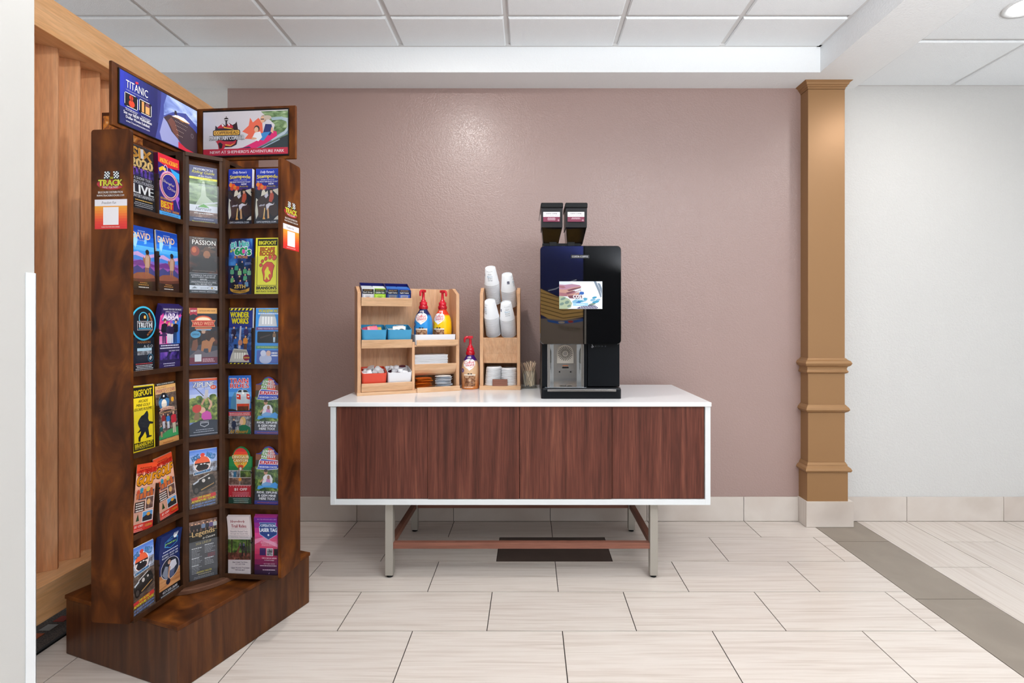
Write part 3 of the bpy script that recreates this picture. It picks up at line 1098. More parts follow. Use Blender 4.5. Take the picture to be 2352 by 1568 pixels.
# --- pump bottles
def pump_bottle(X, label, neck, top, body, low, script_x, spin=0.0, nozzle=0.0):
    t = empty('creamer_bottle', X=X)
    tag(t, label, 'bottle', 'creamer pump bottles')
    prof = [(0.002, 0.0), (0.046, 0.0), (0.0500, 0.004), (0.0510, 0.012), (0.0500, 0.024), (0.0515, 0.028), (0.0515, 0.040), (0.0505, 0.044), (0.0520, 0.048),
            (0.0525, 0.068), (0.0528, 0.095), (0.0512, 0.122), (0.0470, 0.145), (0.0400, 0.165), (0.0310, 0.180), (0.0250, 0.189), (0.0225, 0.196)]
    # the printed sleeve changes colour up the bottle
    N = NT('sleeve_' + body)
    tc = N.n('ShaderNodeTexCoord')
    sp = N.n('ShaderNodeSeparateXYZ')
    N.l(tc.outputs['Object'], sp.inputs[0])
    mr = N.n('ShaderNodeMapRange')
    mr.inputs[1].default_value = 0.0
    mr.inputs[2].default_value = 0.196
    N.l(sp.outputs[2], mr.inputs[0])
    cr2 = ramp(N, mr.outputs[0], [(0.02, low), (0.5, body), (0.80, body), (0.86, neck)])
    N.l(cr2.outputs[0], N.b.inputs['Base Color'])
    N.b.inputs['Roughness'].default_value = 0.18
    m = MB()
    m.lathe(prof, 36, caps=(True, False))
    m.build('bottle_body', N.m, t)
    m = MB()
    m.lathe([(0.0225, 0.196), (0.0255, 0.200), (0.0262, 0.208), (0.0250, 0.214), (0.0215, 0.219), (0.0190, 0.221)], 28, caps=(False, True))
    m.build('neck_band', top, t)
    m = MB()
    pts = [(0.0215, 0.221), (0.0215, 0.236), (0.0190, 0.238), (0.0150, 0.239), (0.0140, 0.247), (0.0090, 0.252), (0.0078, 0.254), (0.0072, 0.290), (0.0100, 0.294)]
    m.lathe(pts, 24, caps=(True, True))
    m.build('pump_collar', 'pump_red', t)
    m = MB()
    Z = Matrix.Rotation(nozzle, 4, 'Z')
    m.box(-0.014, 0.016, -0.0100, 0.0100, 0.292, 0.307, 0, Z)
    m.tube([(0.010, 0, 0.2985), (0.024, 0, 0.2985), (0.0305, 0, 0.294), (0.0335, 0, 0.284), (0.0335, 0, 0.270)], [0.0085, 0.0080, 0.0072, 0.0062, 0.0052], 10, 0, Z)
    m.build('pump_head', 'pump_red', t, None, 0.002)

    # print wrapped on the body
    def lay(x, y, z):
        r = 0.05
        for (r0, z0), (r1, z1) in zip(prof[:-1], prof[1:]):
            if z0 <= z <= z1:
                r = r0 + (r1 - r0) * (z - z0) / max(z1 - z0, 1e-6)
        r = r + 0.0004 - y * 1.3
        an = x * 1.16 / 0.052 + spin
        return (r * math.sin(an), -r * math.cos(an), z)

    def wrap(a, name):
        a.u = 0.00115
        a.build(name, t, None, ([-0.055 + 0.005 * i for i in range(23)], [p[1] for p in prof[3:]]), lay)
    a = Art(0.001)
    a.poly([(script_x + x, y) for x, y in [(0, 95), (14, 106), (26, 118), (31, 132), (28, 145), (18, 151), (6, 149), (-4, 152), (-20, 150), (-30, 142), (-33, 130), (-29, 118), (-18, 110), (-8, 104)]], 'f2eeee')
    a.text('Nestle', script_x + 5, 146, 14, 4, '1f2f6a')
    a.text('Coffee', script_x - 2, 135.5, 52, 15, 'c4283a', rot=6, shear=0.12, bold=0.02)
    a.text('mate', script_x + 4, 122.5, 40, 11, 'c4283a', rot=6, shear=0.12, bold=0.02)
    a.poly([(script_x + 2, 108), (script_x + 24, 116), (script_x + 25, 118), (script_x + 4, 111)], 'd8823c')
    a.oval(script_x - 34, 95, 9, 10, {'2f8fd8': '14286e', 'f6c512': 'c8402c'}.get(body, '4a2a86'))
    a.text('NEW', script_x - 34, 97, 11, 4, 'f0f0f0')
    a.text('LOOK', script_x - 34, 91.5, 11, 4, 'f0f0f0')
    a.rect(script_x - 24, 16, script_x + 27, 76, 'p_coffee', 4)
    a.rect(script_x - 24, 70, script_x + 27, 77, 'e4d8c8', 1)
    a.oval(script_x - 3, 79, 5, 3, '2a1810')
    a.oval(script_x + 8, 79, 4, 3, '2a1810')
    a.lines(-26, 24, 10, 1, 4, 2.5, 'f0e8d8')
    wrap(a, 'sleeve_print')
    a = Art(0.001)
    a.lines(-15, 15, 161, 2, 5, 2.5, 'f4e8e8', 0.1)
    wrap(a, 'neck_print')
    return t


M['neck_red'] = plain('neck_red', 'b81426', 0.2)
face = R(24.1)
pump_bottle(OG @ Matrix.Translation((0.3635, 0.067, 0.2640)) @ Matrix.Rotation(-face - R(8), 4, 'Z'),
            'blue creamer bottle with red pump in the white tray', '12245c', 'neck_red', '2f8fd8', '16388a', 2, 0.0, R(-100))
pump_bottle(OG @ Matrix.Translation((0.4735, 0.067, 0.2640)) @ Matrix.Rotation(-face - R(8), 4, 'Z'),
            'yellow and orange creamer bottle with red pump in the white tray', 'd8381c', 'neck_red', 'f6c512', 'ec8a1a', -8, 0.0, R(-35))
pump_bottle(Matrix.Translation((-0.3475, 3.020, TOPZ)) @ Matrix.Rotation(R(-6), 4, 'Z'),
            'tan creamer bottle with red pump standing on the bare cabinet top', '3c1a6c', 'neck_red', 'dcb690', 'd07a34', 4, 0.0, R(200))

# --- napkins
nm_ = MB()
nm_.box(-0.095, 0.095, -0.055, 0.055, 0.0, 0.0062)
nme = nm_.mesh('napkin', 'paper')
for k in range(10):
    o = place('napkin', nme, None, OG @ Matrix.Translation((0.4 + random.uniform(-.002, .002), 0.083 + random.uniform(-.002, .002), 0.1365 + 0.0068 * k)) @ Matrix.Rotation(R(random.uniform(-1, 1)), 4, 'Z'), 0.0022)
    tag(o, 'folded white paper napkin in the stack on the organiser', 'napkin', 'stack of napkins')
# --- flat packets in the bottom bay
for grp, x, yaw, cols, lab, n in (('orange drink packets', 0.357, 6, ['e07a24', 'd0641e', 'ea8e30'], 'orange foil drink packet in the flat stack beneath the napkins', 8),
                                  ('white drink packets', 0.470, -18, ['e8ecf2', 'd4deec', 'f0f2f4'], 'white and pale blue drink packet in the flat stack beneath the napkins', 9)):
    mes = [sachet_mesh('drink_packet', 0.088, 0.072, 0.0085, plain('packet_foil', c, 0.35)) for c in cols]
    for k in range(n):
        X = OG @ Matrix.Translation((x + random.uniform(-.006, .006), 0.026 + random.uniform(-.003, .003), 0.0275 + 0.0068 * k)) @ \
            Matrix.Rotation(R(yaw + random.uniform(-7, 7)), 4, 'Z') @ Matrix.Rotation(R(-90 + random.uniform(-2, 2)), 4, 'X') @ Matrix.Translation((0, 0, -0.024))
        tag(place('drink_packet', mes[k % 3], None, X), lab, 'packet', grp)

# ================================================================== cup dispenser
DO = Vector((-0.2886, 2.956, TOPZ))
dp = empty('cup_dispenser', DO)
tag(dp, 'narrow birch cup dispenser with a slanted front board standing on the cabinet top', 'dispenser')


def dpt(name, x0, x1, y0, y1, z0, z1, mat='birch', bev=0.0012):
    return cbx(name, x0, x1, y0, y1, z0, z1, mat, dp, bev)


dpt('base_board', 0.0, 0.236, 0.0, 0.235, 0.0, 0.022)
for x0 in (0.003, 0.215):
    m = MB()
    m.prism([(0.006, 0.022), (0.235, 0.022), (0.235, 0.588), (0.075, 0.588), (0.006, 0.551)], x0, x0 + 0.0175, 'x')
    m.build('side_panel', 'birch_v', dp, None, 0.001)
dpt('back_panel', 0.0205, 0.215, 0.225, 0.235, 0.022, 0.586, 'birch_v')
m = MB()
m.prism([(0.0, 0.297), (0.008, 0.299), (0.022, 0.255), (0.040, 0.205), (0.052, 0.152), (0.044, 0.150), (0.032, 0.203), (0.013, 0.254)], 0.0205, 0.215, 'x')
m.build('front_board', 'birch_v', dp, None, 0.001)
m = MB()
m.prism([(0.093, 0.425), (0.101, 0.425), (0.172, 0.300), (0.164, 0.300)], 0.0205, 0.215, 'x')
m.build('tier_board', 'birch_v', dp, None, 0.001)
m = MB()
m.prism([(0.052, 0.152), (0.225, 0.235), (0.225, 0.243), (0.052, 0.160)], 0.0205, 0.215, 'x')
m.build('ramp_board', 'birch', dp, None, 0.001)
dpt('lid_stop', 0.0745, 0.160, 0.003, 0.016, 0.022, 0.060, 'walnut_h')

# --- paper cups, upside down in leaning stacks
cm = MB()
cm.lathe([(0.0283, 0.006), (0.0283, 0.0), (0.0303, 0.0), (0.0425, 0.094), (0.0440, 0.096), (0.0450, 0.098), (0.0440, 0.100), (0.0428, 0.0995), (0.0418, 0.094), (0.0304, 0.0072)], 28, caps=(True, True))
cup_me = cm.mesh('paper_cup', 'cup')


def cup_print(parent, spin):
    def lay(x, y, z):
        r = 0.0303 + (0.0425 - 0.0303) * z / 0.094 + 0.0004 - y
        an = x / 0.036 + spin
        return (r * math.sin(an), -r * math.cos(an), z)
    cut = ([-0.03 + 0.005 * i for i in range(18)], [])
    a = Art(0.001)
    # reads upside down because the cup stands on its rim
    a.text('MUST', 0, 64, 26, 8, '6f7680', rot=0, bold=0.0)
    a.text('HAVE', 0, 53, 26, 8, '6f7680', rot=0, bold=0.0)
    a.text('COFFEE', 0, 42, 32, 8, '4f93b8', rot=0, bold=0.0)
    a.text('EXPRESS', 0, 29, 22, 4.5, '3a3a40', rot=0)
    a.lines(-10, 10, 20, 1, 3, 1.2, 'b0b4ba')
    a.lines(-22, 22, 10, 1, 3, 2.5, 'c4c8cc', 0.1)
    a.build('cup_print', parent, None, cut, lay)
    # badge round the side
    a = Art(0.001)
    a.rect(36, 30, 50, 46, '232c52', 1)
    a.lines(38, 48, 40, 2, 5, 2, 'c8ccd8', 0.1)
    a.build('cup_badge', parent, None, cut, lay)


axis = Vector((0.060, 0.50, -0.866)).normalized()        # from the cup's base to its rim
for (px, py, dep, n, spin, lab) in ((1125.2, 691, 2.945, 16, 1.0, 'front stack beside the tan bottle'), (1162.2, 695, 2.945, 15, -0.15, 'front stack beside the stir sticks'),
                                    (1126.0, 614.8, 3.018, 17, 0.15, 'taller rear stack'), (1164.5, 630, 3.018, 14, -1.35, 'shorter rear stack')):
    base = at(px, py, dep)
    z_ = axis
    x_ = Vector((1, 0, 0)) - z_ * z_.x
    x_.normalize()
    y_ = z_.cross(x_)
    rot = Matrix((x_, y_, z_)).transposed().to_4x4()
    for k in range(n):
        X = Matrix.Translation(base + axis * (0.0079 * k)) @ rot
        o = place('paper_cup', cup_me, None, X)
        tag(o, ('printed white paper cup upside down on top of the ' if k == 0 else 'white paper cup nested upside down in the ') + lab, 'cup', 'paper cups in the dispenser')
        if k == 0:
            cup_print(o, math.pi + spin)

# --- flat stacks of lids
lm = MB()
lm.lathe([(0.0450, 0.0), (0.0465, 0.0015), (0.0465, 0.0045), (0.0440, 0.0060), (0.0425, 0.0100), (0.0400, 0.0115), (0.0370, 0.0105), (0.0360, 0.0080), (0.0005, 0.0075)], 30, caps=(False, False))
lid_me = lm.mesh('cup_cover', 'lid')
for (cx, n, ln, lab) in ((0.0715, 14, 1.5, 'tilting lid stack nearer the tan bottle'), (0.1665, 13, 0.5, 'straight lid stack nearer the stir sticks')):
    for k in range(n):
        X = Matrix.Translation(DO + Vector((cx + random.uniform(-.0008, .0008) + (0.0006 * k if ln > 1 else 0), 0.066, 0.0222 + 0.0074 * k))) @ Matrix.Rotation(R(-ln if k else 0), 4, 'Y')
        tag(place('cup_cover', lid_me, None, X), 'white plastic cup lid in the ' + lab, 'lid', 'cup lids in the dispenser')

# ================================================================== square glass jar of stir sticks
JO = Vector((-0.003, 3.048, TOPZ))
m = MB()
lp = lambda a, r, z: [(x, y, z) for x, y in rrect(a, a, r, 4)]
m.loft([lp(0.084, 0.012, 0.0), lp(0.090, 0.012, 0.004), lp(0.090, 0.012, 0.088), lp(0.078, 0.014, 0.096), lp(0.080, 0.014, 0.104),
        lp(0.075, 0.012, 0.104), lp(0.073, 0.012, 0.096), lp(0.083, 0.010, 0.086), lp(0.082, 0.010, 0.007)], caps=True, smooth=False)
o = m.build('glass_jar', 'glass', None, Matrix.Translation(JO))
tag(o, 'square clear glass jar holding wooden stir sticks beside the coffee machine', 'jar')
sm2 = MB()
sm2.prism(rrect(0.0062, 0.140, 0.003, 3, 0, 0.070), -0.0007, 0.0007, 'y')
sme2 = sm2.mesh('stir_stick', 'stir_wood')
rs = random.Random(3)
for k in range(34):
    bx_, by_ = rs.uniform(-.028, .028), rs.uniform(-.028, .028)
    tx, ty = rs.uniform(-.036, .036) * (1.0 if k % 3 else 1.25), rs.uniform(-.030, .030)
    zt = 0.139
    d = Vector((tx * 1.25 - bx_, ty - by_, zt)).normalized()
    x_ = Vector((math.cos(k), math.sin(k), 0))
    x_ = (x_ - d * d.dot(x_)).normalized()
    y_ = d.cross(x_)
    X = Matrix.Translation(JO + Vector((bx_, by_, 0.009 + rs.uniform(0, .012)))) @ Matrix((x_, y_, d)).transposed().to_4x4()
    tag(place('stir_stick', sme2, None, X), 'pale wooden stir stick standing in the glass jar', 'stir stick', 'stir sticks in the jar')

# ================================================================== bean-to-cup coffee machine
MX = Matrix.Translation((0.0566, 2.617, TOPZ))
cmch = empty('coffee_machine', X=MX)
tag(cmch, 'black bean-to-cup coffee machine with lit touch screen and two bean hoppers', 'coffee machine')


def mp_(name, x0, x1, y0, y1, z0, z1, mat, bev=0.0, par=None):
    m = MB()
    m.box(x0, x1, y0, y1, z0, z1)
    return m.build(name, mat, par or cmch, None, bev)


# foot and drip tray
m = MB()
m.loft([[(x, y + 0.235, 0.0) for x, y in rrect(0.4075, 0.47, 0.016, 5, 0.20375)], [(x, y + 0.235, 0.046) for x, y in rrect(0.4075, 0.47, 0.016, 5, 0.20375)],
        [(x, y + 0.235, 0.0545) for x, y in rrect(0.400, 0.46, 0.016, 5, 0.20375)]])
m.build('base', 'black_satin', cmch)
mp_('tray_edge_bar', 0.0325, 0.3795, -0.0035, 0.004, 0.0375, 0.0475, 'steel', 0.0006)
dtray = mp_('drip_tray', 0.020, 0.230, 0.010, 0.130, 0.0545, 0.0565, 'chrome', 0.0005)
m = MB()
for k in range(12):
    a = 2 * math.pi * k / 12
    X = Matrix.Translation((0.131, 0.068, 0.0566)) @ Matrix.Rotation(a, 4, 'Z')
    m.box(0.010, 0.034, -0.0022, 0.0022, 0.0, 0.0004, 0, X)
m.build('drain_slots', 'black', dtray)

# lower carcass either side of the cup bay
mp_('left_cheek', 0.004, 0.033, 0.030, 0.46, 0.0545, 0.285, 'black_satin', 0.004)
mp_('right_cheek', 0.240, 0.4020, 0.024, 0.46, 0.0585, 0.285, 'black_satin', 0.003)
mp_('bay_post', 0.220, 0.238, 0.034, 0.20, 0.0545, 0.285, 'black_satin', 0.001)
mp_('steel_strip', 0.033, 0.047, 0.030, 0.045, 0.0545, 0.285, 'steel', 0.001)
mp_('steel_strip', 0.206, 0.220, 0.030, 0.045, 0.0545, 0.285, 'steel', 0.001)
for a, b in (((0.047, 0.045), (0.0695, 0.131)), ((0.1925, 0.131), (0.206, 0.045))):
    m = MB()
    d = (Vector((b[0], b[1], 0)) - Vector((a[0], a[1], 0)))
    nrm = Vector((-d.y, d.x, 0)).normalized() * 0.002
    m.prism([(a[0], a[1]), (b[0], b[1]), (b[0] + nrm.x, b[1] + nrm.y), (a[0] + nrm.x, a[1] + nrm.y)], 0.0565, 0.285)
    m.build('bay_side', 'chrome', cmch)
bay = mp_('bay_back', 0.0695, 0.1925, 0.131, 0.135, 0.0565, 0.285, 'steel')
m = MB()
# arched outlet cover with a ring of slots
out = [(0.087, 0.170), (0.175, 0.170)] + [(0.131 + 0.044 * math.cos(R(a)), 0.224 + 0.044 * math.sin(R(a))) for a in range(0, 181, 12)]
m.prism(out, 0.123, 0.131, 'y')
cov = m.build('outlet_cover', 'steel_dull', cmch, None, 0.001)
m = MB()
for k in range(24):
    a = 2 * math.pi * k / 24
    X = Matrix.Translation((0.131, 0.1228, 0.2215)) @ Matrix.Rotation(-a, 4, 'Y')
    m.box(0.0155, 0.0385, -0.0003, 0.0004, -0.0014, 0.0014, 0, X)
m.build('outlet_slots', 'black', cov)
m = MB()
m.lathe([(0.011, -0.0012), (0.011, 0.0)], 20, 0, Matrix.Translation((0.131, 0.1228, 0.2215)) @ Matrix.Rotation(R(-90), 4, 'X'))
m.build('outlet_hub', 'steel', cov)
pl = mp_('rating_plate', 0.0865, 0.1755, 0.126, 0.131, 0.135, 0.169, 'steel', 0.0006)
mp_('warning_strip', 0.117, 0.147, 0.1255, 0.126, 0.155, 0.159, plain('orange_mark', 'b05a1a', 0.4), 0, pl)
mp_('code_strip', 0.115, 0.149, 0.1255, 0.126, 0.143, 0.151, 'black', 0, pl)
for x in (0.101, 0.160):
    m = MB()
    m.lathe([(0.0042, -0.0008), (0.0042, 0.001)], 16, 0, Matrix.Translation((x, 0.1302, 0.124)) @ Matrix.Rotation(R(-90), 4, 'X'))
    m.build('rubber_stud', 'black', cmch)
mp_('bay_cup_rest', 0.084, 0.178, 0.1295, 0.131, 0.112, 0.134, 'steel', 0.0003)
mp_('upper_body', 0.008, 0.398, 0.030, 0.46, 0.285, 0.760, 'black', 0.006)
# icons under the door
a = Art(0.001)
a.ring(262, 261.5, 4.4, 4.4, 1.5, 'c9cdd2', 16)
a.poly([(260, 273), (262, 273), (262.6, 266), (266, 266), (268.5, 260), (270, 260.5), (267, 267.4), (263, 267.6), (262.5, 269.5), (260, 269.5)], 'c9cdd2')
a.oval(261, 275, 1.6, 1.6, 'c9cdd2', 10)
for x, d in ((278, -1), (314, 1)):
    a.poly([(x + d * 4, 265), (x - d * 4, 269.5), (x - d * 4, 260.5)], '4d545c')
    a.poly([(x + d * 2.2, 265), (x - d * 3, 267.8), (x - d * 3, 262.2)], '0c0f13')
a.ring(293, 265, 5, 3.2, 0.9, '4d545c', 16)
a.poly([(297, 265.4), (305, 268.5), (305, 268), (298, 265), (305, 262), (305, 261.5), (297, 264.6)], '4d545c')
a.poly([(325, 260.8), (326, 260.3), (333, 268.8), (332, 269.3)], '4d545c')
a.poly([(332, 260.3), (333, 260.8), (326, 269.3), (325, 268.8)], '4d545c')
a.build('key_icons', cmch, Matrix.Translation((0, 0.0238, 0)))

# glossy door
m = MB()
for (y0, g) in ((0, 0),):
    P = rrect(0.408, 0.496, 0.022, 6, 0.199, 0.524)
    Q = rrect(0.404, 0.492, 0.021, 6, 0.199, 0.524)
    m.loft([[(x, 0.028, z) for x, z in reversed(P)], [(x, -0.013, z) for x, z in reversed(P)], [(x, -0.017, z) for x, z in reversed(Q)]])
door = m.build('door', 'black_gloss', cmch)
a = Art(0.001)
a.poly([(x, y) for x, y in rrect(94, 18, 3, 3, 196, 717.5)], '14161a')
a.ring(196, 717.5, 46, 8.4, 0.1, '14161a', 4)
a.text('COSTA COFFEE', 196, 717.5, 82, 9, 'e8e8ea', bold=0.03)
a.build('brand_badge', door, Matrix.Translation((0, -0.0172, 0)))

# lit touch screen: a picture of a hand over coffee plants
_em = {}


def lit(h, s=1.0):
    k = 'lit' + h
    if k not in _ink:
        N_ = NT(k)
        N_.b.inputs['Base Color'].default_value = (0.01, 0.01, 0.01, 1)
        N_.b.inputs['Roughness'].default_value = 0.3
        N_.b.inputs['Emission Color'].default_value = rgb(h)
        N_.b.inputs['Emission Strength'].default_value = s
        _ink[k] = N_.m
    return k


mp_('screen', 0.0900, 0.3085, -0.0185, -0.0168, 0.4535, 0.5935, 'black_gloss', 0.0, door)
W = {n: lit(h, s) for n, h, s in (('wh', 'f4f9ff', 1.1), ('sky', 'dfe9f2', 1.1), ('pk', 'c896b0', .9), ('pk2', 'b87884', .85), ('sk', 'd8a294', .9), ('dk', '8a5060', .8),
                                  ('gr', 'b9c8a8', .95), ('gr2', '7f9a90', .9), ('bl', '2f6cc8', .95), ('cy', '3fa4cc', 1.0), ('cy2', '8cc4e4', 1.0), ('gy', '8fa0b4', .9),
                                  ('pu', '4a3a78', .8), ('bt', 'a8d8f4', 1.1))}
a = Art(0.001, 0.0900, 0.4535)
a.rect(1, 1, 217.5, 139, W['wh'], 1)
a.poly([(1, 139), (1, 60), (40, 58), (85, 55), (112, 70), (114, 100), (104, 122), (70, 126), (50, 139)], W['sky'])
a.poly([(1, 124), (30, 122), (66, 126), (104, 120), (112, 112), (106, 104), (74, 100), (40, 92), (1, 88)], W['pk'])
a.poly([(1, 118), (24, 116), (34, 108), (20, 104), (1, 108)], W['pk2'])
a.poly([(1, 100), (35, 98), (66, 108), (104, 114), (112, 107), (76, 96), (54, 84), (36, 78), (1, 80)], W['sk'])
a.poly([(40, 96), (70, 104), (106, 110), (108, 106), (74, 96), (50, 90)], W['dk'])
a.poly([(1, 84), (34, 80), (64, 90), (108, 98), (114, 92), (86, 84), (62, 72), (38, 64), (1, 66)], W['pk2'])
a.poly([(34, 82), (72, 92), (80, 88), (44, 76)], W['dk'])
a.poly([(40, 70), (96, 84), (110, 82), (112, 76), (76, 62), (44, 60)], W['sk'])
a.poly([(44, 68), (88, 70), (116, 74), (116, 54), (88, 52), (52, 54)], W['dk'])
a.poly([(104, 84), (110, 88), (124, 86), (126, 78), (120, 72), (106, 74), (100, 70)], W['bl'])
a.poly([(1, 66), (24, 64), (52, 50), (66, 30), (60, 8), (40, 1), (1, 1)], W['gr'])
for x, y, rx, ry in ((20, 52, 14, 6), (40, 34, 12, 8), (14, 26, 12, 7), (50, 16, 10, 5)):
    a.oval(x, y, rx, ry, W['gr2'], 12, 20)
a.poly([(66, 40), (90, 52), (120, 50), (134, 58), (144, 50), (136, 40), (118, 34), (92, 30), (70, 26)], W['cy2'])
for x, y, rx, ry, c in ((108, 42, 16, 7, 'cy'), (130, 52, 12, 6, 'cy'), (178, 58, 12, 5, 'cy'), (184, 36, 18, 6, 'cy'), (170, 46, 14, 6, 'cy2'), (196, 46, 12, 5, 'cy2'), (166, 24, 18, 5, 'gr2'), (96, 32, 14, 5, 'bl')):
    a.oval(x, y, rx, ry, W[c], 14, 12)
a.poly([(174, 139), (186, 139), (206, 96), (214, 62), (208, 58), (196, 90)], W['gy'])
a.poly([(192, 132), (206, 128), (216, 104), (216, 66), (206, 98)], W['gy'])
a.poly([(88, 4), (110, 14), (150, 20), (182, 18), (196, 8), (190, 2), (100, 2)], W['pu'])
for k in range(11):
    a.poly([(104 + k * 8, 4), (107 + k * 8, 4), (114 + k * 8, 17), (112 + k * 8, 17)], W['wh'])
a.rect(70, 16, 146, 31, W['bt'], 1)
a.lines(86, 130, 22, 1, 3, 3, W['wh'], 0.1)
a.text('BEST', 98, 92, 34, 7, W['wh'], bold=0.04)
a.text('COSTA', 104, 63, 66, 17, W['wh'], bold=0.05)
a.text('COFFEE', 107, 47, 36, 7, W['wh'], bold=0.05)
a.oval(196, 22, 8, 8, W['wh'])
a.build('screen_picture', door, Matrix.Translation((0, -0.0187, 0)))

# hopper seat and hoppers
hs = mp_('hopper_seat', 0.010, 0.212, 0.128, 0.30, 0.758, 0.806, 'black_satin', 0.003)
for x in (0.046, 0.142):
    mp_('seat_catch', x, x + 0.040, 0.122, 0.132, 0.790, 0.812, 'black', 0.002, hs)
for x0, name_, lines_ in ((0.0035, 'Premium Medium Roast', 3), (0.1330, 'Premium Decaf Roast', 2)):
    cx = x0 + 0.0575
    hp = empty('bean_hopper', (cx, 0.0, 0.0))
    hp.parent = cmch

    def ring4(hw, y0, y1, z):
        return [(-hw, y0, z), (hw, y0, z), (hw, y1, z), (-hw, y1, z)]
    sh = -0.006
    m = MB()
    m.loft([[(x + sh, y, z) for x, y, z in ring4(0.041, 0.150, 0.285, 0.806)], ring4(0.054, 0.140, 0.300, 0.885), ring4(0.0565, 0.128, 0.305, 0.997)], caps=False)
    m.build('hopper_wall', glassy('smoky_plastic', '6a6668', 0.05, 1.45, 1.0), hp, None, 0.003)
    m = MB()
    m.loft([[(x + sh, y, z) for x, y, z in ring4(0.0395, 0.152, 0.283, 0.807)], ring4(0.052, 0.142, 0.298, 0.885), ring4(0.052, 0.142, 0.298, 0.891)])
    m.build('coffee_beans', ink('p_bean'), hp)
    m = MB()
    m.loft([ring4(0.0565, 0.136, 0.306, 0.892), ring4(0.0565, 0.1275, 0.306, 0.992)], caps=False)
    m.loft([ring4(0.0525, 0.145, 0.296, 0.900), ring4(0.0525, 0.141, 0.296, 0.996)])
    m.build('hopper_core', plain('smoke_liner', '201f21', 0.3), hp)
    m = MB()
    m.loft([ring4(0.0580, 0.126, 0.308, 0.994), ring4(0.0590, 0.124, 0.309, 0.998), ring4(0.0590, 0.124, 0.309, 1.016), ring4(0.0560, 0.128, 0.306, 1.021)])
    m.build('hopper_lid', 'black', hp, None, 0.002)
    a = Art(0.001)
    a.rect(-47, 946, 42, 972, 'e4e2e6', 1)
    a.rect(-47, 920, 42, 946, '7a1f42', 1)
    a.text('COSTA COFFEE', -3, 963, 60, 6, '2a2028', bold=0.03)
    a.text(name_, -3, 952.5, 76, 6.5, '8a8088', bold=0.0)
    a.lines(-28, 22, 939, lines_, 5, 2.2, 'e0c8d2', 0.3)
    a.ring(34, 928, 4, 4, 1.2, 'e0c8d2', 14)
    a.build('hopper_label', hp, Matrix.Translation((0, 0.1262, 0)))
m = MB()
m.tube([(0.002, 0.135, 1.010), (-0.004, 0.132, 0.965), (-0.008, 0.130, 0.925)], 0.0012, 6)
m.build('side_cord', 'black', cmch)

# ================================================================== rotating brochure tower
RC = Vector((-1.380, 2.150, 0.0))
ROT = R(-5.0)
RK = Matrix.Translation(RC)
TW = Matrix.Rotation(ROT, 4, 'Z')
rk = empty('brochure_rack', RC)
tag(rk, 'dark stained rotating brochure tower with four wings on a square plinth', 'brochure rack')
m = MB()
m.box(-0.302, 0.302, -0.302, 0.302, 0.0, 0.210)
m.build('plinth', 'base_wood', rk, Matrix.Rotation(R(-20), 4, 'Z'), 0.004)
m = MB()
m.box(-0.305, 0.305, -0.305, 0.305, 0.210, 0.226)
m.build('plinth_top', 'dark_wood', rk, Matrix.Rotation(R(-20), 4, 'Z'), 0.003)
m = MB()
m.lathe([(0.198, 0.226), (0.200, 0.228), (0.200, 0.242), (0.197, 0.244)], 48, smooth=False)
m.build('turntable', 'turntable', rk, None, 0.001)
HT, LN, Z0, Z1 = 0.0715, 0.405, 0.246, 1.914
DEP = 0.031
PITCH = 0.2785
LEDGE = [0.254 + PITCH * k for k in range(6)]      # bottom row first

m_core = MB()
c_ = HT - DEP
m_core.box(-c_, c_, -LN + 0.012, -0.05, Z0 + 0.004, 1.886)
me_core = m_core.mesh('wing_core', 'dark_wood')
m_end = MB()
m_end.prism(rrect(2 * HT, Z1 - Z0, 0.010, 3, 0, (Z0 + Z1) / 2), -LN, -LN + 0.012, 'y')
me_end = m_end.mesh('end_panel', 'dark_wood')
fa, fb = Vector((HT, -0.160)), Vector((0.160, -HT))
fr = (fb - fa).normalized()
fn = Vector((fr.y, -fr.x))
mk = MB()
q = [fa - fn * DEP, fb - fn * DEP, fb - fn * (DEP + 0.010), fa - fn * (DEP + 0.010)]
mk.prism([(p.x, p.y) for p in reversed(q)], Z0 + 0.004, 1.900)
me_fback = mk.mesh('corner_back', 'dark_wood')


def post_mesh(p, side):
    """upright at the joint of a wing and the corner bay: two faces meeting at the front edge"""
    a_ = MB()
    if side == 'A':
        pts = [(HT, p.y - 0.010), (HT + 0.003, p.y), (HT + 0.003 + fr.x * .010, p.y + fr.y * .010), (p.x - fn.x * .036 + .004, p.y - fn.y * .036 + 0.004), (HT - DEP, p.y - 0.010)]
    else:
        pts = [(p.x - fr.x * .010, -HT - 0.003 - fr.y * .010), (p.x, -HT - 0.003), (p.x + 0.010, -HT), (p.x + 0.010, -HT + DEP), (p.x - fn.x * .036 - .004, p.y - fn.y * .036 - .004)]
    a_.prism(pts, Z0, Z1 - 0.002)
    return a_.mesh('corner_post', 'dark_strip')


me_pa, me_pb = post_mesh(fa, 'A'), post_mesh(fb, 'B')
sA0, sA1 = -LN + 0.012, -0.170


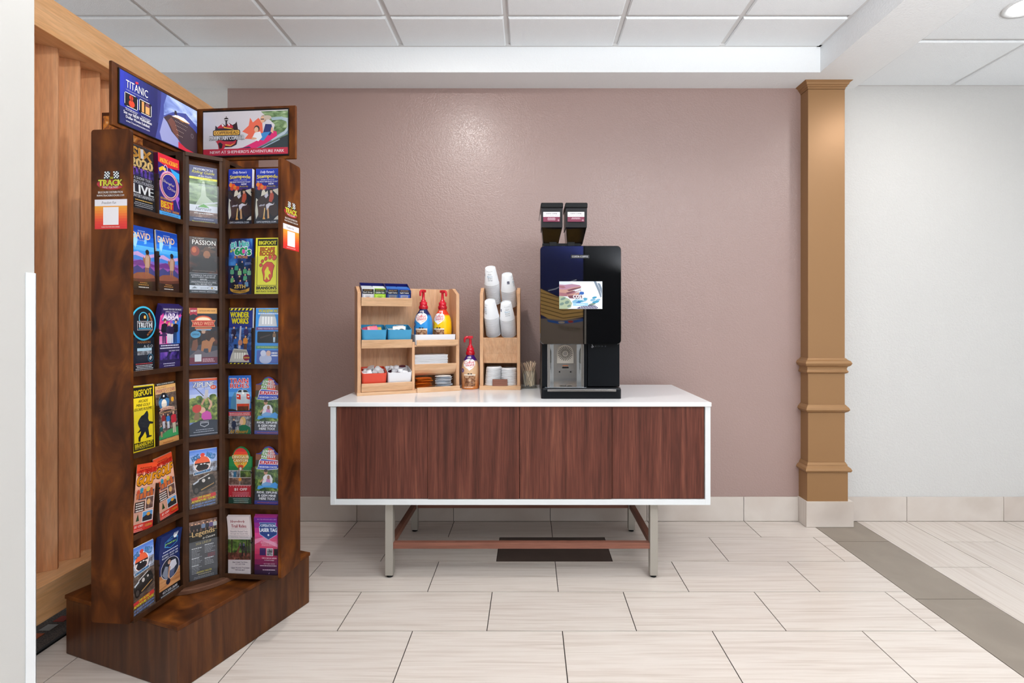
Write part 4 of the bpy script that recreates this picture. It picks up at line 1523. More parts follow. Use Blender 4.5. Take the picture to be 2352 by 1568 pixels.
def strip(name, mat, kind):
    """one ledge or acrylic sheet per bay, drawn for row height 0"""
    out = {}
    for bay in 'AFB':
        a_ = MB()
        if kind == 'ledge':
            d0, d1, z0, z1 = -DEP, -0.0005, -0.010, 0.0
        elif kind == 'lip':
            d0, d1, z0, z1 = -0.0045, 0.0015, -0.012, 0.006
        else:
            d0, d1, z0, z1 = -0.0042, -0.0022, 0.004, 0.155
        if bay == 'A':
            a_.box(HT + d0, HT + d1, sA0, sA1, z0, z1)
        elif bay == 'B':
            a_.box(-sA1, -sA0, -HT - d1, -HT - d0, z0, z1)
        else:
            e0, e1 = fa + fr * 0.012, fb - fr * 0.012
            q_ = [e0 + fn * d1, e1 + fn * d1, e1 + fn * d0, e0 + fn * d0]
            a_.prism([(p.x, p.y) for p in q_], z0, z1)
        out[bay] = a_.mesh(name, mat)
    return out


ledge_m, lip_m, acr_m = strip('ledge', 'dark_strip', 'ledge'), strip('ledge_lip', 'dark_strip', 'lip'), strip('pocket_front', 'acrylic', 'sheet')
mid = (sA0 + sA1) / 2
dA, dB = MB(), MB()
dA.box(HT - DEP, HT - 0.0045, mid - 0.0035, mid + 0.0035, 0.0, 0.150)
dB.box(-mid - 0.0035, -mid + 0.0035, -HT + 0.0045, -HT + DEP, 0.0, 0.150)
me_dA, me_dB = dA.mesh('pocket_divider', 'dark_strip'), dB.mesh('pocket_divider', 'dark_strip')
sA, sB = MB(), MB()
sA.lathe([(0.0034, -0.001), (0.0034, 0.002), (0.0015, 0.0028)], 12, 0, Matrix.Translation((HT - 0.0020, mid, 0.132)) @ Matrix.Rotation(R(90), 4, 'Y'))
sB.lathe([(0.0034, -0.001), (0.0034, 0.002), (0.0015, 0.0028)], 12, 0, Matrix.Translation((-mid, -HT + 0.0020, 0.132)) @ Matrix.Rotation(R(90), 4, 'X'))
me_sA, me_sB = sA.mesh('pocket_screw', 'black'), sB.mesh('pocket_screw', 'black')

ENDS = []
for qd in range(4):
    Xq = TW @ Matrix.Rotation(R(90 * qd), 4, 'Z')
    place('wing_core', me_core, rk, Xq)
    ENDS.append(place('end_panel', me_end, rk, Xq, 0.002))
    place('corner_back', me_fback, rk, Xq)
    place('corner_post', me_pa, rk, Xq, 0.001)
    place('corner_post', me_pb, rk, Xq, 0.001)
    for z in LEDGE:
        Xz = Xq @ Matrix.Translation((0, 0, z))
        for bay in 'AFB':
            lg = place('ledge', ledge_m[bay], rk, Xz)
            place('ledge_lip', lip_m[bay], lg, None, 0.0008)
            if qd == 0 or bay == 'F':
                place('pocket_front', acr_m[bay], rk, Xz)
        for a_, s_ in ((me_dA, me_sA), (me_dB, me_sB)):
            dv = place('pocket_divider', a_, rk, Xz)
            place('pocket_screw', s_, dv)
m = MB()
oct_ = []
for qd in range(4):
    for p in (fa + Vector((0.004, -0.004)), fb + Vector((0.004, -0.004))):
        v = Matrix.Rotation(R(90 * qd), 2) @ p
        oct_.append((v.x, v.y))
m.prism(oct_, 1.902, 1.916)
m.build('top_board', 'dark_strip', rk, TW, 0.001)
bx('centre_post', -0.03, 0.03, -0.03, 0.03, 1.88, 1.93, 'dark_wood', rk, 0.001, TW)

# --- header boards with printed signs
HZ0, HZ1 = 1.928, 2.146
headers = []
for ang, L0, L1 in ((0, 0.010, 0.407), (90, -0.0, 0.428), (180, 0.010, 0.407), (270, 0.010, 0.428)):
    m = MB()
    m.box(-0.006, 0.006, -L1, -L0 if L0 > 0 else 0.006, HZ0, HZ1)
    headers.append(m.build('header_board', 'dark_wood', rk, TW @ Matrix.Rotation(R(ang), 4, 'Z'), 0.003))

# picture facing the aisle on the wing that points to the viewer: reads from the near end to the centre
Xs = TW @ Matrix.Rotation(R(90), 4, 'Z')       # x runs along +y of the tower
a = Art(0.001)
a.rect(0, 0, 362, 184, '1a1f5c', 1)
for k in range(12):
    cc = ['2434b4', '2432a8', '22309c', '202c90', '1e2a84', '1c2678', '1c2470', '1c2268', '1c2062', '1c205e', '2a2c6e', '3a3c80'][k]
    a.rect(k * 16, 60, k * 16 + 16.2, 184, cc, 1)
a.poly([(180, 184), (362, 184), (362, 0), (150, 0), (160, 40), (172, 110)], '3b4590')
a.poly([(205, 184), (362, 184), (362, 120), (300, 150), (235, 130), (190, 100), (190, 140)], 'p_clouds')
a.poly([(170, 30), (190, 96), (240, 60), (270, 20), (262, 2), (180, 2)], '8f94c4')
# ship's bow
a.poly([(188, 92), (214, 112), (250, 118), (300, 116), (340, 104), (362, 92), (362, 0), (300, 0), (268, 30), (228, 52), (206, 80)], '3c2a33')
a.poly([(208, 86), (224, 70), (236, 52), (262, 34), (262, 60), (244, 96), (226, 106)], '6a4038')
a.poly([(228, 112), (252, 126), (290, 128), (322, 118), (300, 115), (256, 116)], 'ece6e6')
a.poly([(230, 111), (256, 116), (300, 115), (322, 117), (322, 115), (300, 112.6), (256, 113.6)], 'd89a4a')
a.poly([(262, 26), (300, 12), (362, 6), (362, -0.5), (262, 0.2)], 'c41f38')
a.poly([(240, 124), (243, 140), (252, 140), (256, 124)], '2a2234')
a.poly([(296, 127), (297, 146), (298, 146), (298, 127)], '4a2a34')
for r_, (yy, n) in enumerate(((100, 9), (84, 8), (68, 6), (50, 5))):
    for k in range(n):
        a.oval(246 + r_ * 3 + k * (7.5 - r_ * .3), yy - k * 0.3, 1.3, 1.3, 'e8d8c8', 6)
a.ring(334, 72, 7, 9, 1.6, '8a8088', 12)
a.text('TITANIC', 278, 110, 22, 3.5, 'd8a060', bold=0.02)
a.text('TITANIC', 69, 145, 92, 27, 'f4f4f8', bold=0.0)
a.poly([(62, 160), (74, 163), (74, 170), (62, 168)], 'd83040')
a.text("WORLD'S LARGEST MUSEUM ATTRACTION", 69, 124, 92, 4.2, 'c8c8dc')
a.rect(18, 68, 70, 114, '0c0a10', 1)
a.rect(78, 68, 130, 114, '0c0a10', 1)
for x0 in (18, 78):
    a.rect(x0 + 2, 113, x0 + 44, 115, 'f0f0f0', 1)
    a.rect(x0 - 1, 74, x0 + 1, 112, 'f0f0f0', 1)
    a.rect(x0 + 8, 67, x0 + 50, 69, 'f0f0f0', 1)
    a.rect(x0 + 51, 70, x0 + 53, 108, 'f0f0f0', 1)
a.oval(44, 102, 8, 9, 'c83a1c')
a.oval(46, 82, 12, 12, 'd84024')
a.rect(42, 90, 47, 111, '8a2410', 1)
a.rect(88, 72, 98, 110, 'd89a5a', 1)
a.rect(104, 72, 122, 98, 'dca060', 1)
a.poly([(100, 98), (126, 98), (116, 112), (108, 112)], '6a4050')
a.lines(18, 72, 58, 2, 5, 2, 'd8d8e8')
a.lines(82, 130, 54, 2, 5, 2, 'd8d8e8')
a.text('See our NEW Multimillion', 72, 44, 118, 11, 'f4f4f8', bold=0.02)
a.text('Dollar Movie Exhibit!', 72, 30, 100, 10, 'f4f4f8', bold=0.02)
a.text('www.TitanicAttraction.com', 72, 16, 100, 7, 'e8e8f0')
a.u = 0.001
a.x0, a.z0 = -0.3815, 1.9455
m = MB()
m.box(-0.385, -0.016, -0.0105, -0.0065, 1.942, 2.1335)
hb = m.build('sign_frame', 'black', headers[0], Matrix.Rotation(R(90), 4, 'Z'), 0.001)
a.build('sign_print', hb, Matrix.Translation((0, -0.0106, 0)))

# sign along the wing that points down the wall
a = Art(0.001, 0.032, 1.9475)
a.rect(0, 0, 366, 180, 'd2cdd2', 2)
a.rect(0, 0, 366, 27, 'b8243e', 1)
a.text("NEW! AT SHEPHERD'S ADVENTURE PARK", 190, 14, 320, 12, 'f2e8ea', bold=0.02)
a.poly([(170, 96), (198, 120), (204, 152), (216, 132), (240, 150), (256, 130), (262, 60), (180, 66), (196, 84)], 'e8694e')
a.poly([(250, 176), (366, 176), (366, 27), (210, 27), (240, 60), (300, 80), (310, 120)], 'p_field')
a.poly([(200, 27), (366, 100), (366, 82), (240, 27)], '6f8494')
a.poly([(290, 150), (340, 152), (366, 140), (366, 128), (338, 140), (300, 138)], '9fb4be')
a.poly([(338, 150), (360, 130), (364, 110), (350, 92), (300, 64), (290, 58), (300, 56), (352, 80), (366, 96), (366, 146)], 'aebcc4')
a.poly([(240, 27), (366, 78), (366, 27)], '2a3438')
a.poly([(250, 27), (330, 62), (332, 58), (262, 27)], '8fa4b4')
# sled with two riders
a.poly([(150, 27), (172, 30), (240, 60), (300, 96), (318, 92), (320, 74), (270, 44), (230, 27)], 'd8246c')
a.poly([(156, 28), (200, 34), (210, 28)], '20304a')
a.poly([(262, 96), (270, 124), (296, 122), (302, 96), (290, 76), (258, 84)], '27306a')
a.poly([(264, 90), (292, 92), (262, 56), (240, 62), (244, 84)], '3a86c8')
a.poly([(212, 66), (224, 90), (248, 94), (256, 70), (240, 54)], 'e8e8ec')
a.poly([(210, 62), (232, 62), (232, 68), (212, 72)], 'd8a888')
a.oval(262, 146, 13, 15, 'b09a88')
a.oval(278, 150, 18, 9, 'c4b4a4')
a.oval(257, 142, 9, 13, 'e0ae8c')
a.rect(250, 142, 264, 146, '2a2a30', 1)
a.oval(233, 106, 12, 13, '3a2c2e')
a.oval(231, 102, 9, 11, 'e2b090')
a.poly([(292, 92), (296, 110), (302, 108), (304, 84)], 'e0ae8c')
# coaster emblem
a.poly([(52, 104), (54, 124), (62, 116), (84, 132), (98, 122), (112, 134), (128, 124), (140, 130), (146, 138), (152, 104)], '2a161c')
a.poly([(64, 118), (84, 130), (96, 118), (112, 132), (130, 120), (130, 112), (64, 112)], 'c02838')
a.poly([(80, 128), (84, 131), (92, 122), (84, 118)], 'ece4e6')
a.poly([(108, 130), (112, 133), (118, 124), (112, 120)], 'ece4e6')
a.rect(98, 118, 104, 148, '1c1216', 1)
a.oval(101, 148, 10, 7, '1c1216')
a.rect(91, 145, 111, 148, 'ece4e6', 1)
a.oval(101, 158, 2, 3, '6a5a60')
a.poly([(88, 122), (92, 112), (120, 108), (138, 104), (120, 112), (96, 116)], 'e0a83c')
a.poly([(x, y) for x, y in rrect(118, 24, 7, 4, 102, 93)], '1c1216')
a.poly([(x, y) for x, y in rrect(112, 19, 6, 4, 102, 93)], 'e6b248')
a.text('COPPERHEAD', 102, 93, 102, 13, '3a1c14', bold=0.02)
a.poly([(62, 62), (70, 74), (140, 74), (150, 62), (146, 44), (124, 34), (92, 34), (84, 52)], '1c1216')
a.poly([(54, 58), (72, 64), (92, 58), (98, 40), (92, 28), (80, 22), (68, 26), (66, 42), (60, 54)], 'b42434')
a.poly([(66, 50), (76, 54), (86, 46), (82, 30), (72, 28)], '1c1216')
a.poly([(92, 58), (130, 56), (146, 62), (140, 46), (118, 36), (98, 42)], 'b42434')
a.poly([(96, 46), (120, 42), (140, 52), (122, 38), (98, 40)], 'e0a83c')
a.text('MOUNTAIN COASTER', 104, 72, 150, 17, 'f0f0f4', bold=0.03, oc='1c1c24', ow=0.07)
m = MB()
m.box(0.029, 0.401, -0.0105, -0.0065, 1.941, 2.134)
hb = m.build('sign_frame', 'black', headers[1], Matrix.Rotation(R(-90), 4, 'Z'), 0.001)
a.build('sign_print', hb, Matrix.Translation((0, -0.0106, 0)))
# the rear wing's sign shows only its end
a = Art(0.001, -0.42, 1.95)
a.rect(0, 0, 180, 180, 'p_fire', 2)
a.rect(0, 0, 180, 40, '8a2018', 1)
a.build('sign_print', headers[3], Matrix.Rotation(R(90), 4, 'Z') @ Matrix.Translation((0, -0.0066, 0)))


# --- wing-end decals
def wing_decal(par, zc):
    a = Art(0.001, 0.0, zc)
    ys = 0
    a.oval(-2, 62, 49, 17, '9c1826', 26, -4)
    a.oval(-2, 61, 46, 14.5, 'b81e2e', 26, -4)
    for sx in (-1, 1):
        cxf = 4 + sx * 18
        a.poly([(cxf - 12, 82), (cxf + 10, 80), (cxf + 12 - sx * 2, 108), (cxf - 8 - sx * 2, 106)], '1a1c20')
        for i in range(4):
            for j in range(5):
                if (i + j) % 2 == 0:
                    x_, y_ = cxf - 10 + i * 5 - sx * j * .5, 83 + j * 4.6
                    a.rect(x_, y_, x_ + 5, y_ + 4.6, 'e8eef2', 1)
    a.text('THE', 4, 84, 13, 7, 'e8dc3c', bold=0.03, oc='2a1a10', ow=0.06)
    a.text('TRACK', 0, 68, 86, 20, 'f0e64a', bold=0.05, oc='1c1410', ow=0.06)
    a.text('FAMILY FUN PARKS', 0, 52, 56, 7, 'f0e8e8', arc=-2.0)
    a.text('BROCHURE DISTRIBUTION', 0, 36, 90, 7.5, 'ece8e4', bold=0.02)
    a.text('WWW.TRACKBROCHURE.COM', 0, 25, 100, 6.5, 'ece8e4', bold=0.02)
    a.build('wing_decal', par, Matrix.Translation((0, -LN - 0.0003, 0)))
    b = Art(0.001, 0.0, zc)
    cs = ['d81e22', 'dc2a20', 'e03820', 'e44a20', 'e85e20', 'ea7020', 'eb8222', 'ec9226', 'ec9c28']
    b.grad(-58, -88, 60, -8, cs)
    b.rect(-58, -10, 60, 12, 'e6e4ea', 1)
    b.text('Freedom Fun', -6, 1, 52, 9, '3a3030', shear=0.3, bold=0.0)
    b.rect(-27, -74, 29, -14, 'ece8ec', 1)
    b.text('SCAN FOR MORE BROCHURES', 0, -81, 66, 4.5, 'f6dcd4', bold=0.02)
    b.build('scan_sticker', par, Matrix.Translation((0, -LN - 0.0003, 0)))


wing_decal(ENDS[0], 1.665)
wing_decal(ENDS[1], 1.645)

# ================================================================== brochures in the pockets
TWR = RK @ TW
BAYS = {'A0': (Vector((HT, -0.3370)), 90), 'A1': (Vector((HT, -0.2255)), 90), 'F': ((fa + fb) / 2, 45),
        'B0': (Vector((0.2255, -HT)), 0), 'B1': (Vector((0.3370, -HT)), 0)}
RECT = [(z, 0.0, 100.0) for z in (0, 19, 38, 57, 76, 95, 114, 133, 152, 171, 190, 209, 228)]


def sheet(slices, bend, mat, t=0.0012):
    """thin card cut to slices (height, left, right), curved forward towards its head by bend metres"""
    m = MB()
    top = 228.0
    off = lambda z: -bend * max(0.0, (z - 120.0) / (top - 120.0)) ** 2
    lps = [[((a - 50) * .001, off(z), z * .001), ((b - 50) * .001, off(z), z * .001), ((b - 50) * .001, off(z) + t, z * .001), ((a - 50) * .001, off(z) + t, z * .001)] for z, a, b in slices]
    m.loft(lps)
    return m.mesh('brochure', mat)


def brochure(bay, row, draw, label, group=None, n=1, roll=0.0, lean=2.5, bend=0.0, dx=0.0, dz=0.0, depth=0.011, paper='e8e6e6', slices=RECT,
             back=None, name='brochure', gap=0.0021, w=1.0):
    """front copy with its printed cover, plus n - 1 further copies standing behind it"""
    c, ang = BAYS[bay]
    z = LEDGE[5 - row] + 0.0008
    nrm = Vector((math.sin(R(ang)), -math.cos(R(ang))))
    me = sheet(slices, bend, ink(paper))
    lean = max(0.2, min(lean, math.degrees((DEP - 0.0035 - depth - gap * (n - 1)) / 0.23)))
    dz += 0.05 * w * math.sin(R(abs(roll)))
    for k in range(n):
        d = depth + gap * k
        p = c - nrm * d
        X = TWR @ Matrix.Translation((p.x, p.y, z + dz + 0.0010 * (k % 3 == 1) + (back or 0) * k)) @ Matrix.Rotation(R(ang), 4, 'Z') @ \
            Matrix.Translation((dx, 0, 0)) @ Matrix.Rotation(R(-lean), 4, 'X') @ Matrix.Rotation(R(roll), 4, 'Y') @ Matrix.Diagonal((w, 1, 1, 1))
        o = place(name, me, None, X)
        if k == 0:
            tag(o, label, 'brochure', group)
            a = Art(0.001, -0.05, 0.0)
            draw(a)
            top = 228.0
            if bend:
                fnb = lambda x, y, zz: (x, y - bend * max(0.0, (zz * 1000 - 120.0) / (top - 120.0)) ** 2, zz)
                a.build('cover_print', o, None, ([], [s[0] * .001 for s in slices[1:-1]]), fnb)
            else:
                a.build('cover_print', o)
        else:
            tag(o, 'spare copy behind the ' + label, 'brochure', 'spare copies of the ' + label)


# ---- wing A, two columns
def d_six(a):
    a.rect(0, 0, 100, 228, '17161a')
    a.text('SIX', 50, 203, 82, 34, 'c9923c', bold=0.05)
    a.rect(45, 187, 57, 220, 'a8a8ac', 1)
    a.text('2020', 48, 168, 92, 30, 'd8b878', bold=0.05)
    a.rect(4, 122, 96, 150, 'p_stage', 2)
    for i, x in enumerate((18, 36, 54, 72)):
        a.person(x, 122, 30, '2a2438', '1c1a28')
    a.text('A SHOW THAT', 50, 114, 76, 10, 'd8d8dc', bold=0.01)
    a.text('REVOLUTIONIZED', 50, 100, 88, 11, 'd8d8dc', bold=0.01)
    a.text('LIVE', 50, 76, 84, 31, 'ececec', bold=0.03)
    a.text('ENTERTAINMENT!', 50, 52, 90, 11, 'd8d8dc', bold=0.01)
    a.lines(10, 90, 36, 1, 4, 3.4, 'c9a050', 0.1)
    a.lines(8, 92, 28, 3, 6, 2, 'b8b8bc', 0.15)


def d_acrobats(a):
    a.rect(0, 0, 100, 228, '232070')
    a.rect(0, 172, 100, 228, 'c81e34')
    a.poly([(0, 172), (100, 172), (100, 190), (50, 184), (0, 196)], '2a1c6c')
    a.text('AMAZING ACROBATS', 50, 205, 86, 17, 'f6c82c', bold=0.02)
    a.poly([(54, 186), (100, 176), (100, 140), (76, 156)], '2f9cdc')
    for r_, c in ((47, 'a86ac8'), (44, 'f0b080'), (41, 'b04a9c'), (37, 'f6cc9c')):
        a.ring(50, 118, r_, r_ + 8, 3, c)
    a.oval(50, 118, 34, 40, '231e86')
    a.poly([(2, 172), (20, 184), (36, 178), (34, 168), (20, 170), (6, 160)], 'e8b02c')
    a.ring(34, 178, 9, 14, 2, 'd8d0e0')
    a.text('Shanghai', 46, 126, 52, 12, 'e8d0a0', rot=-10, shear=0.3, bold=0.0)
    a.text('Circus', 60, 108, 38, 11, 'e8d0a0', rot=-10, shear=0.3, bold=0.0)
    a.poly([(76, 78), (88, 90), (98, 82), (90, 66), (96, 40), (92, 42), (82, 66)], 'a060d0')
    a.text("BRANSON'S", 34, 66, 54, 8, 'f0b02c', bold=0.02)
    a.poly([(6, 30), (66, 30), (66, 64), (54, 58), (6, 58)], 'c41e2c')
    a.text('BEST', 36, 44, 54, 24, 'f8d42c', bold=0.04)
    a.text('ACROBAT SHOW', 50, 24, 88, 9, 'e89a2c', bold=0.03)
    a.rect(0, 0, 100, 18, '4fa8e8', 1)
    a.lines(10, 92, 11, 2, 6, 2, '27508c', 0.1)


def d_david(a):
    a.grad(0, 60, 100, 228, ['6a4a8c', 'a05aa8', '8c6cc8', '4c8ce0', '3a9af0', '58b4f4', '2c7ce0', '1c5cc8', '164ab0', '143e9c'])
    a.poly([(14, 196), (26, 206), (32, 180), (22, 150), (14, 160)], '9ad0f8')
    a.poly([(60, 190), (72, 200), (68, 170), (58, 168)], '74b8f0')
    a.poly([(0, 132), (30, 140), (60, 128), (100, 138), (100, 126), (60, 118), (20, 126), (0, 120)], 'd4a8e0')
    a.poly([(0, 100), (40, 112), (100, 98), (100, 90), (0, 92)], '7a3c8c')
    a.poly([(0, 76), (26, 92), (48, 80), (72, 96), (100, 74), (100, 50), (0, 50)], '4a4a86')
    a.rect(0, 0, 100, 58, '3c2620')
    a.poly([(4, 56), (24, 66), (66, 70), (96, 60), (100, 50), (60, 42), (10, 40)], '9a5a44')
    a.poly([(0, 44), (60, 46), (100, 52), (100, 40), (40, 34), (0, 36)], '6a3c30')
    # lone figure seen from behind
    a.poly([(58, 62), (62, 62), (65, 86), (68, 62), (72, 62), (74, 90), (80, 92), (84, 120), (76, 134), (64, 134), (58, 118), (52, 124), (50, 112), (58, 94)], 'a06c52')
    a.poly([(58, 86), (76, 86), (78, 128), (62, 130)], 'c8a088')
    a.oval(70, 141, 8, 9, '2a1a18')
    a.text('THE LIVE SHOW', 48, 212, 30, 4, 'd8e0f0')
    a.text('DAVID', 46, 196, 78, 22, 'f2d2b0', bold=0.0, oc='c0603c', ow=0.025)
    a.text('LIVE ON STAGE', 46, 179, 30, 3.5, 'd8e0f0')
    a.lines(24, 74, 30, 2, 7, 2.6, 'c88a4a', 0.4)
    a.lines(24, 74, 14, 1, 7, 3, 'e8e4e0', 0.3)


ABBA_BACK = '352a68'


def d_abba(a):
    a.rect(0, 0, 100, 228, '33265e')
    a.rect(0, 92, 48, 196, 'p_pink')
    a.poly([(44, 92), (100, 92), (100, 196), (56, 196)], '3f7ad0')
    a.poly([(44, 92), (58, 92), (62, 150), (58, 196), (48, 196)], '9a58c0')
    a.text('THANK YOU FOR THE MUSIC', 50, 219, 88, 6, 'f0f0f4', bold=0.02)
    a.text('A Modern Tribute to', 50, 210, 60, 5, 'f0f0f4', shear=0.2)
    a.text('ABBA', 50, 192, 76, 25, 'f4ecf8', bold=0.05, oc='4a2a86', ow=0.08)
    for x in (10, 92):
        a.poly([(x, 206), (x + 3, 199), (x + 9, 198), (x + 4, 193), (x + 6, 187), (x, 191), (x - 6, 187), (x - 4, 193), (x - 9, 198), (x - 3, 199)], 'e04aa0')
    a.person(24, 94, 90, '1c1a22', '4a3060', hair='5a3a20')
    a.person(76, 94, 88, '18161e', '28406a', hair='1c1412')
    a.person(45, 94, 78, '3a2a50', 'e4e0ea', hair='c89a58')
    a.person(59, 94, 74, '342448', 'e4e0ea', hair='d0a868')
    a.rect(0, 26, 100, 92, '2a2252')
    a.lines(4, 96, 84, 2, 9, 4, 'e4e0f0', 0.1)
    a.text('AND MANY MORE!', 70, 66, 50, 5, 'e4e0f0', shear=0.2)
    a.rect(4, 34, 92, 62, 'p_stage', 2)
    a.lines(16, 76, 18, 2, 8, 3, 'c8c4dc', 0.2)


def d_round(a):
    a.rect(0, 0, 100, 120, '191c26')
    a.oval(50, 168, 59, 60, '3cb4d8', 40)
    a.oval(50, 168, 53, 54, '151820', 40)
    a.ring(50, 186, 22, 22, 3, '4fb0d0')
    a.oval(56, 190, 5, 6, 'e8b050')
    a.text('BEAUTY', 82, 190, 30, 7, 'e08a4a', rot=-66, bold=0.03)
    a.text('ACTION', 78, 136, 32, 7, 'e08a4a', rot=40, bold=0.03)
    a.rect(20, 144, 92, 176, 'c0b8bc', 2)
    a.rect(22, 146, 90, 174, '101218', 2)
    a.text('TRUTH', 56, 162, 62, 18, 'e8ecf0', bold=0.03)
    a.rect(26, 148, 86, 152, '3fa0c0', 1)
    a.text('MANSION', 50, 102, 60, 8, 'c8823c', shear=0.2)
    a.text('A G O', 70, 88, 44, 9, 'c8c8cc', bold=0.0)
    a.rect(18, 58, 86, 82, 'p_bw', 1)
    a.rect(18, 72, 86, 82, 'b4d4e4', 1)
    a.oval(80, 46, 13, 14, '3c84a4')
    a.oval(80, 46, 11, 12, '171c26')
    a.text('8', 80, 46, 8, 14, 'f0f0f0', rot=-40, bold=0.05)
    a.lines(8, 90, 26, 1, 5, 3, 'b8484c', 0.1)
    a.lines(8, 92, 20, 4, 5.5, 2.4, 'd8d8dc', 0.2)


ROUND = [(0, 0, 100), (40, 4, 96), (100, 8, 92), (116, 20, 80), (124, 12, 88), (136, 2, 98), (150, -6, 106), (168, -9, 109), (186, -6, 106), (200, 0, 100), (212, 10, 90), (220, 22, 78), (226, 36, 64), (228, 46, 54)]


def d_bigfoot_play(a):
    a.rect(0, 0, 100, 228, 'ecd020')
    for b in ((5, 5, 95, 8), (5, 220, 95, 223), (5, 5, 8, 223), (92, 5, 95, 223)):
        a.rect(b[0], b[1], b[2], b[3], '1c1a10')
    a.rect(8, 186, 92, 220, '1c1a10')
    a.text('BIGFOOT', 50, 203, 78, 22, 'f0d824', bold=0.05, rot=3)
    for s, y in (('ARCADE', 174), ('MINI GOLF', 160), ('ESCAPE ROOMS', 146)):
        a.text(s, 50, y, 42 if s == 'ARCADE' else 60 if 'MINI' in s else 76, 10, '201c10', bold=0.02, shear=0.25)
    # walking silhouette
    a.poly([(26, 36), (34, 34), (36, 46), (46, 54), (56, 66), (62, 50), (60, 42), (84, 44), (86, 48), (74, 50), (72, 64), (70, 76), (78, 90), (88, 88), (96, 92), (88, 96), (74, 100), (70, 110), (72, 122), (70, 132), (66, 138), (60, 134),
            (52, 126), (40, 122), (30, 112), (24, 100), (28, 88), (34, 78), (26, 70), (20, 68), (28, 66), (38, 70), (34, 60), (26, 50)], '181c24')
    a.rect(8, 8, 92, 32, '1c1a10')
    a.text("BRANSON'S", 50, 24, 78, 12, 'f0d824', bold=0.05, rot=2)
    a.text('BEST PLACE TO PLAY!', 50, 13, 78, 7, 'f0d824', bold=0.02)


def d_pirate(a):
    a.rect(0, 0, 100, 228, 'd8a868')
    a.rect(0, 218, 100, 228, '16140f', 1)
    a.text('WITH COUPON ON BACK', 50, 223, 84, 5, 'f0ece0', bold=0.02)
    a.text('The Original', 32, 210, 40, 5, '6a2a18')
    a.text('PIRATES COVE', 50, 198, 92, 14, 'a83a2c', bold=0.02, oc='f0dcb8', ow=0.05)
    a.rect(0, 118, 100, 188, 'p_mud')
    a.oval(38, 156, 26, 30, '3f78a8')
    a.oval(38, 148, 13, 18, 'ece0d0')
    a.poly([(12, 162), (22, 176), (30, 190), (46, 190), (54, 176), (66, 164), (52, 170), (38, 166), (24, 170)], '17161a')
    a.oval(38, 178, 4, 4, 'e8e8e8')
    a.poly([(28, 142), (38, 132), (48, 142), (44, 126), (38, 122), (32, 126)], '1c1814')
    a.oval(80, 160, 7, 9, 'e0a02c')
    a.poly([(4, 128), (30, 138), (60, 138), (88, 130), (88, 118), (60, 126), (30, 126), (4, 116)], 'dcb49c')
    a.text("PIRATE'S COVE", 46, 129, 76, 9, '9a3028', arc=3.0)
    a.rect(0, 20, 100, 116, 'p_crowd')
    a.poly([(0, 22), (100, 22), (100, 54), (50, 50), (0, 34)], '3f9a5c')
    a.person(30, 60, 58, '8c1e28', 'c8c4d0', hair='2a1c14')
    a.person(52, 56, 56, '2f78c0', 'dcdce4', hair='1c1410')
    a.person(80, 34, 84, 'c42838', 'c8b8a0', hair='8a7460')
    a.person(16, 30, 46, '1f5c58', 'b88a70', hair='3a2418')
    a.rect(0, 0, 100, 18, 'd89a58', 1)
    a.text('PirateCove.com', 46, 8, 50, 6, 'a0401c', shear=0.2)


def d_golf(a):
    a.rect(0, 0, 100, 228, 'd8a088')
    a.rect(0, 198, 100, 228, 'e04a24', 2)
    a.text('Adventure', 44, 214, 60, 7, '4a1410', shear=0.3)
    a.text('LOST TREASURE', 52, 200, 92, 16, 'd81e18', bold=0.05, oc='5a1008', ow=0.05, rot=3)
    a.text('GOLF', 50, 172, 86, 34, 'f4a01c', bold=0.06, oc='2a1408', ow=0.06, shear=0.2)
    a.poly([(4, 128), (96, 134), (92, 112), (70, 104), (20, 106)], '38506a')
    for i, c in enumerate(('c84a24', '2f8ca8', 'd8742c', 'd8b43c', 'c8602c')):
        a.oval(16 + i * 16, 132 + (i % 2) * 6, 8, 9, c)
        a.poly([(8 + i * 17, 108), (22 + i * 17, 110), (22 + i * 17, 128), (8 + i * 17, 126)], 'd0682c')
    a.rect(4, 66, 52, 100, '3a2018')
    a.lines(8, 48, 92, 4, 8, 4, 'f0e8e0', 0.1)
    a.rect(56, 68, 96, 112, 'f0ece8')
    a.rect(58, 70, 94, 110, 'p_rock')
    a.oval(70, 94, 9, 10, 'e0a868')
    a.rect(44, 28, 96, 64, 'f0ece8')
    a.rect(46, 30, 94, 62, '5a9ad0')
    a.poly([(46, 30), (94, 30), (94, 46), (74, 54), (46, 44)], '2a2a2c')
    a.oval(74, 52, 9, 6, 'e0982c')
    a.poly([(14, 36), (22, 60), (30, 36)], '2f4a20')
    a.rect(0, 0, 100, 26, 'd8341f', 1)
    a.text('$1 OFF', 30, 17, 40, 9, 'f4ece0', bold=0.03, shear=0.2)
    a.poly([(60, 6), (96, 8), (96, 24), (60, 22)], 'b81c18')
    a.text('COUPON', 78, 15, 32, 9, 'f4c02c', bold=0.02)
    a.lines(4, 54, 6, 2, 5, 2, 'f0b0a0', 0.1, False)


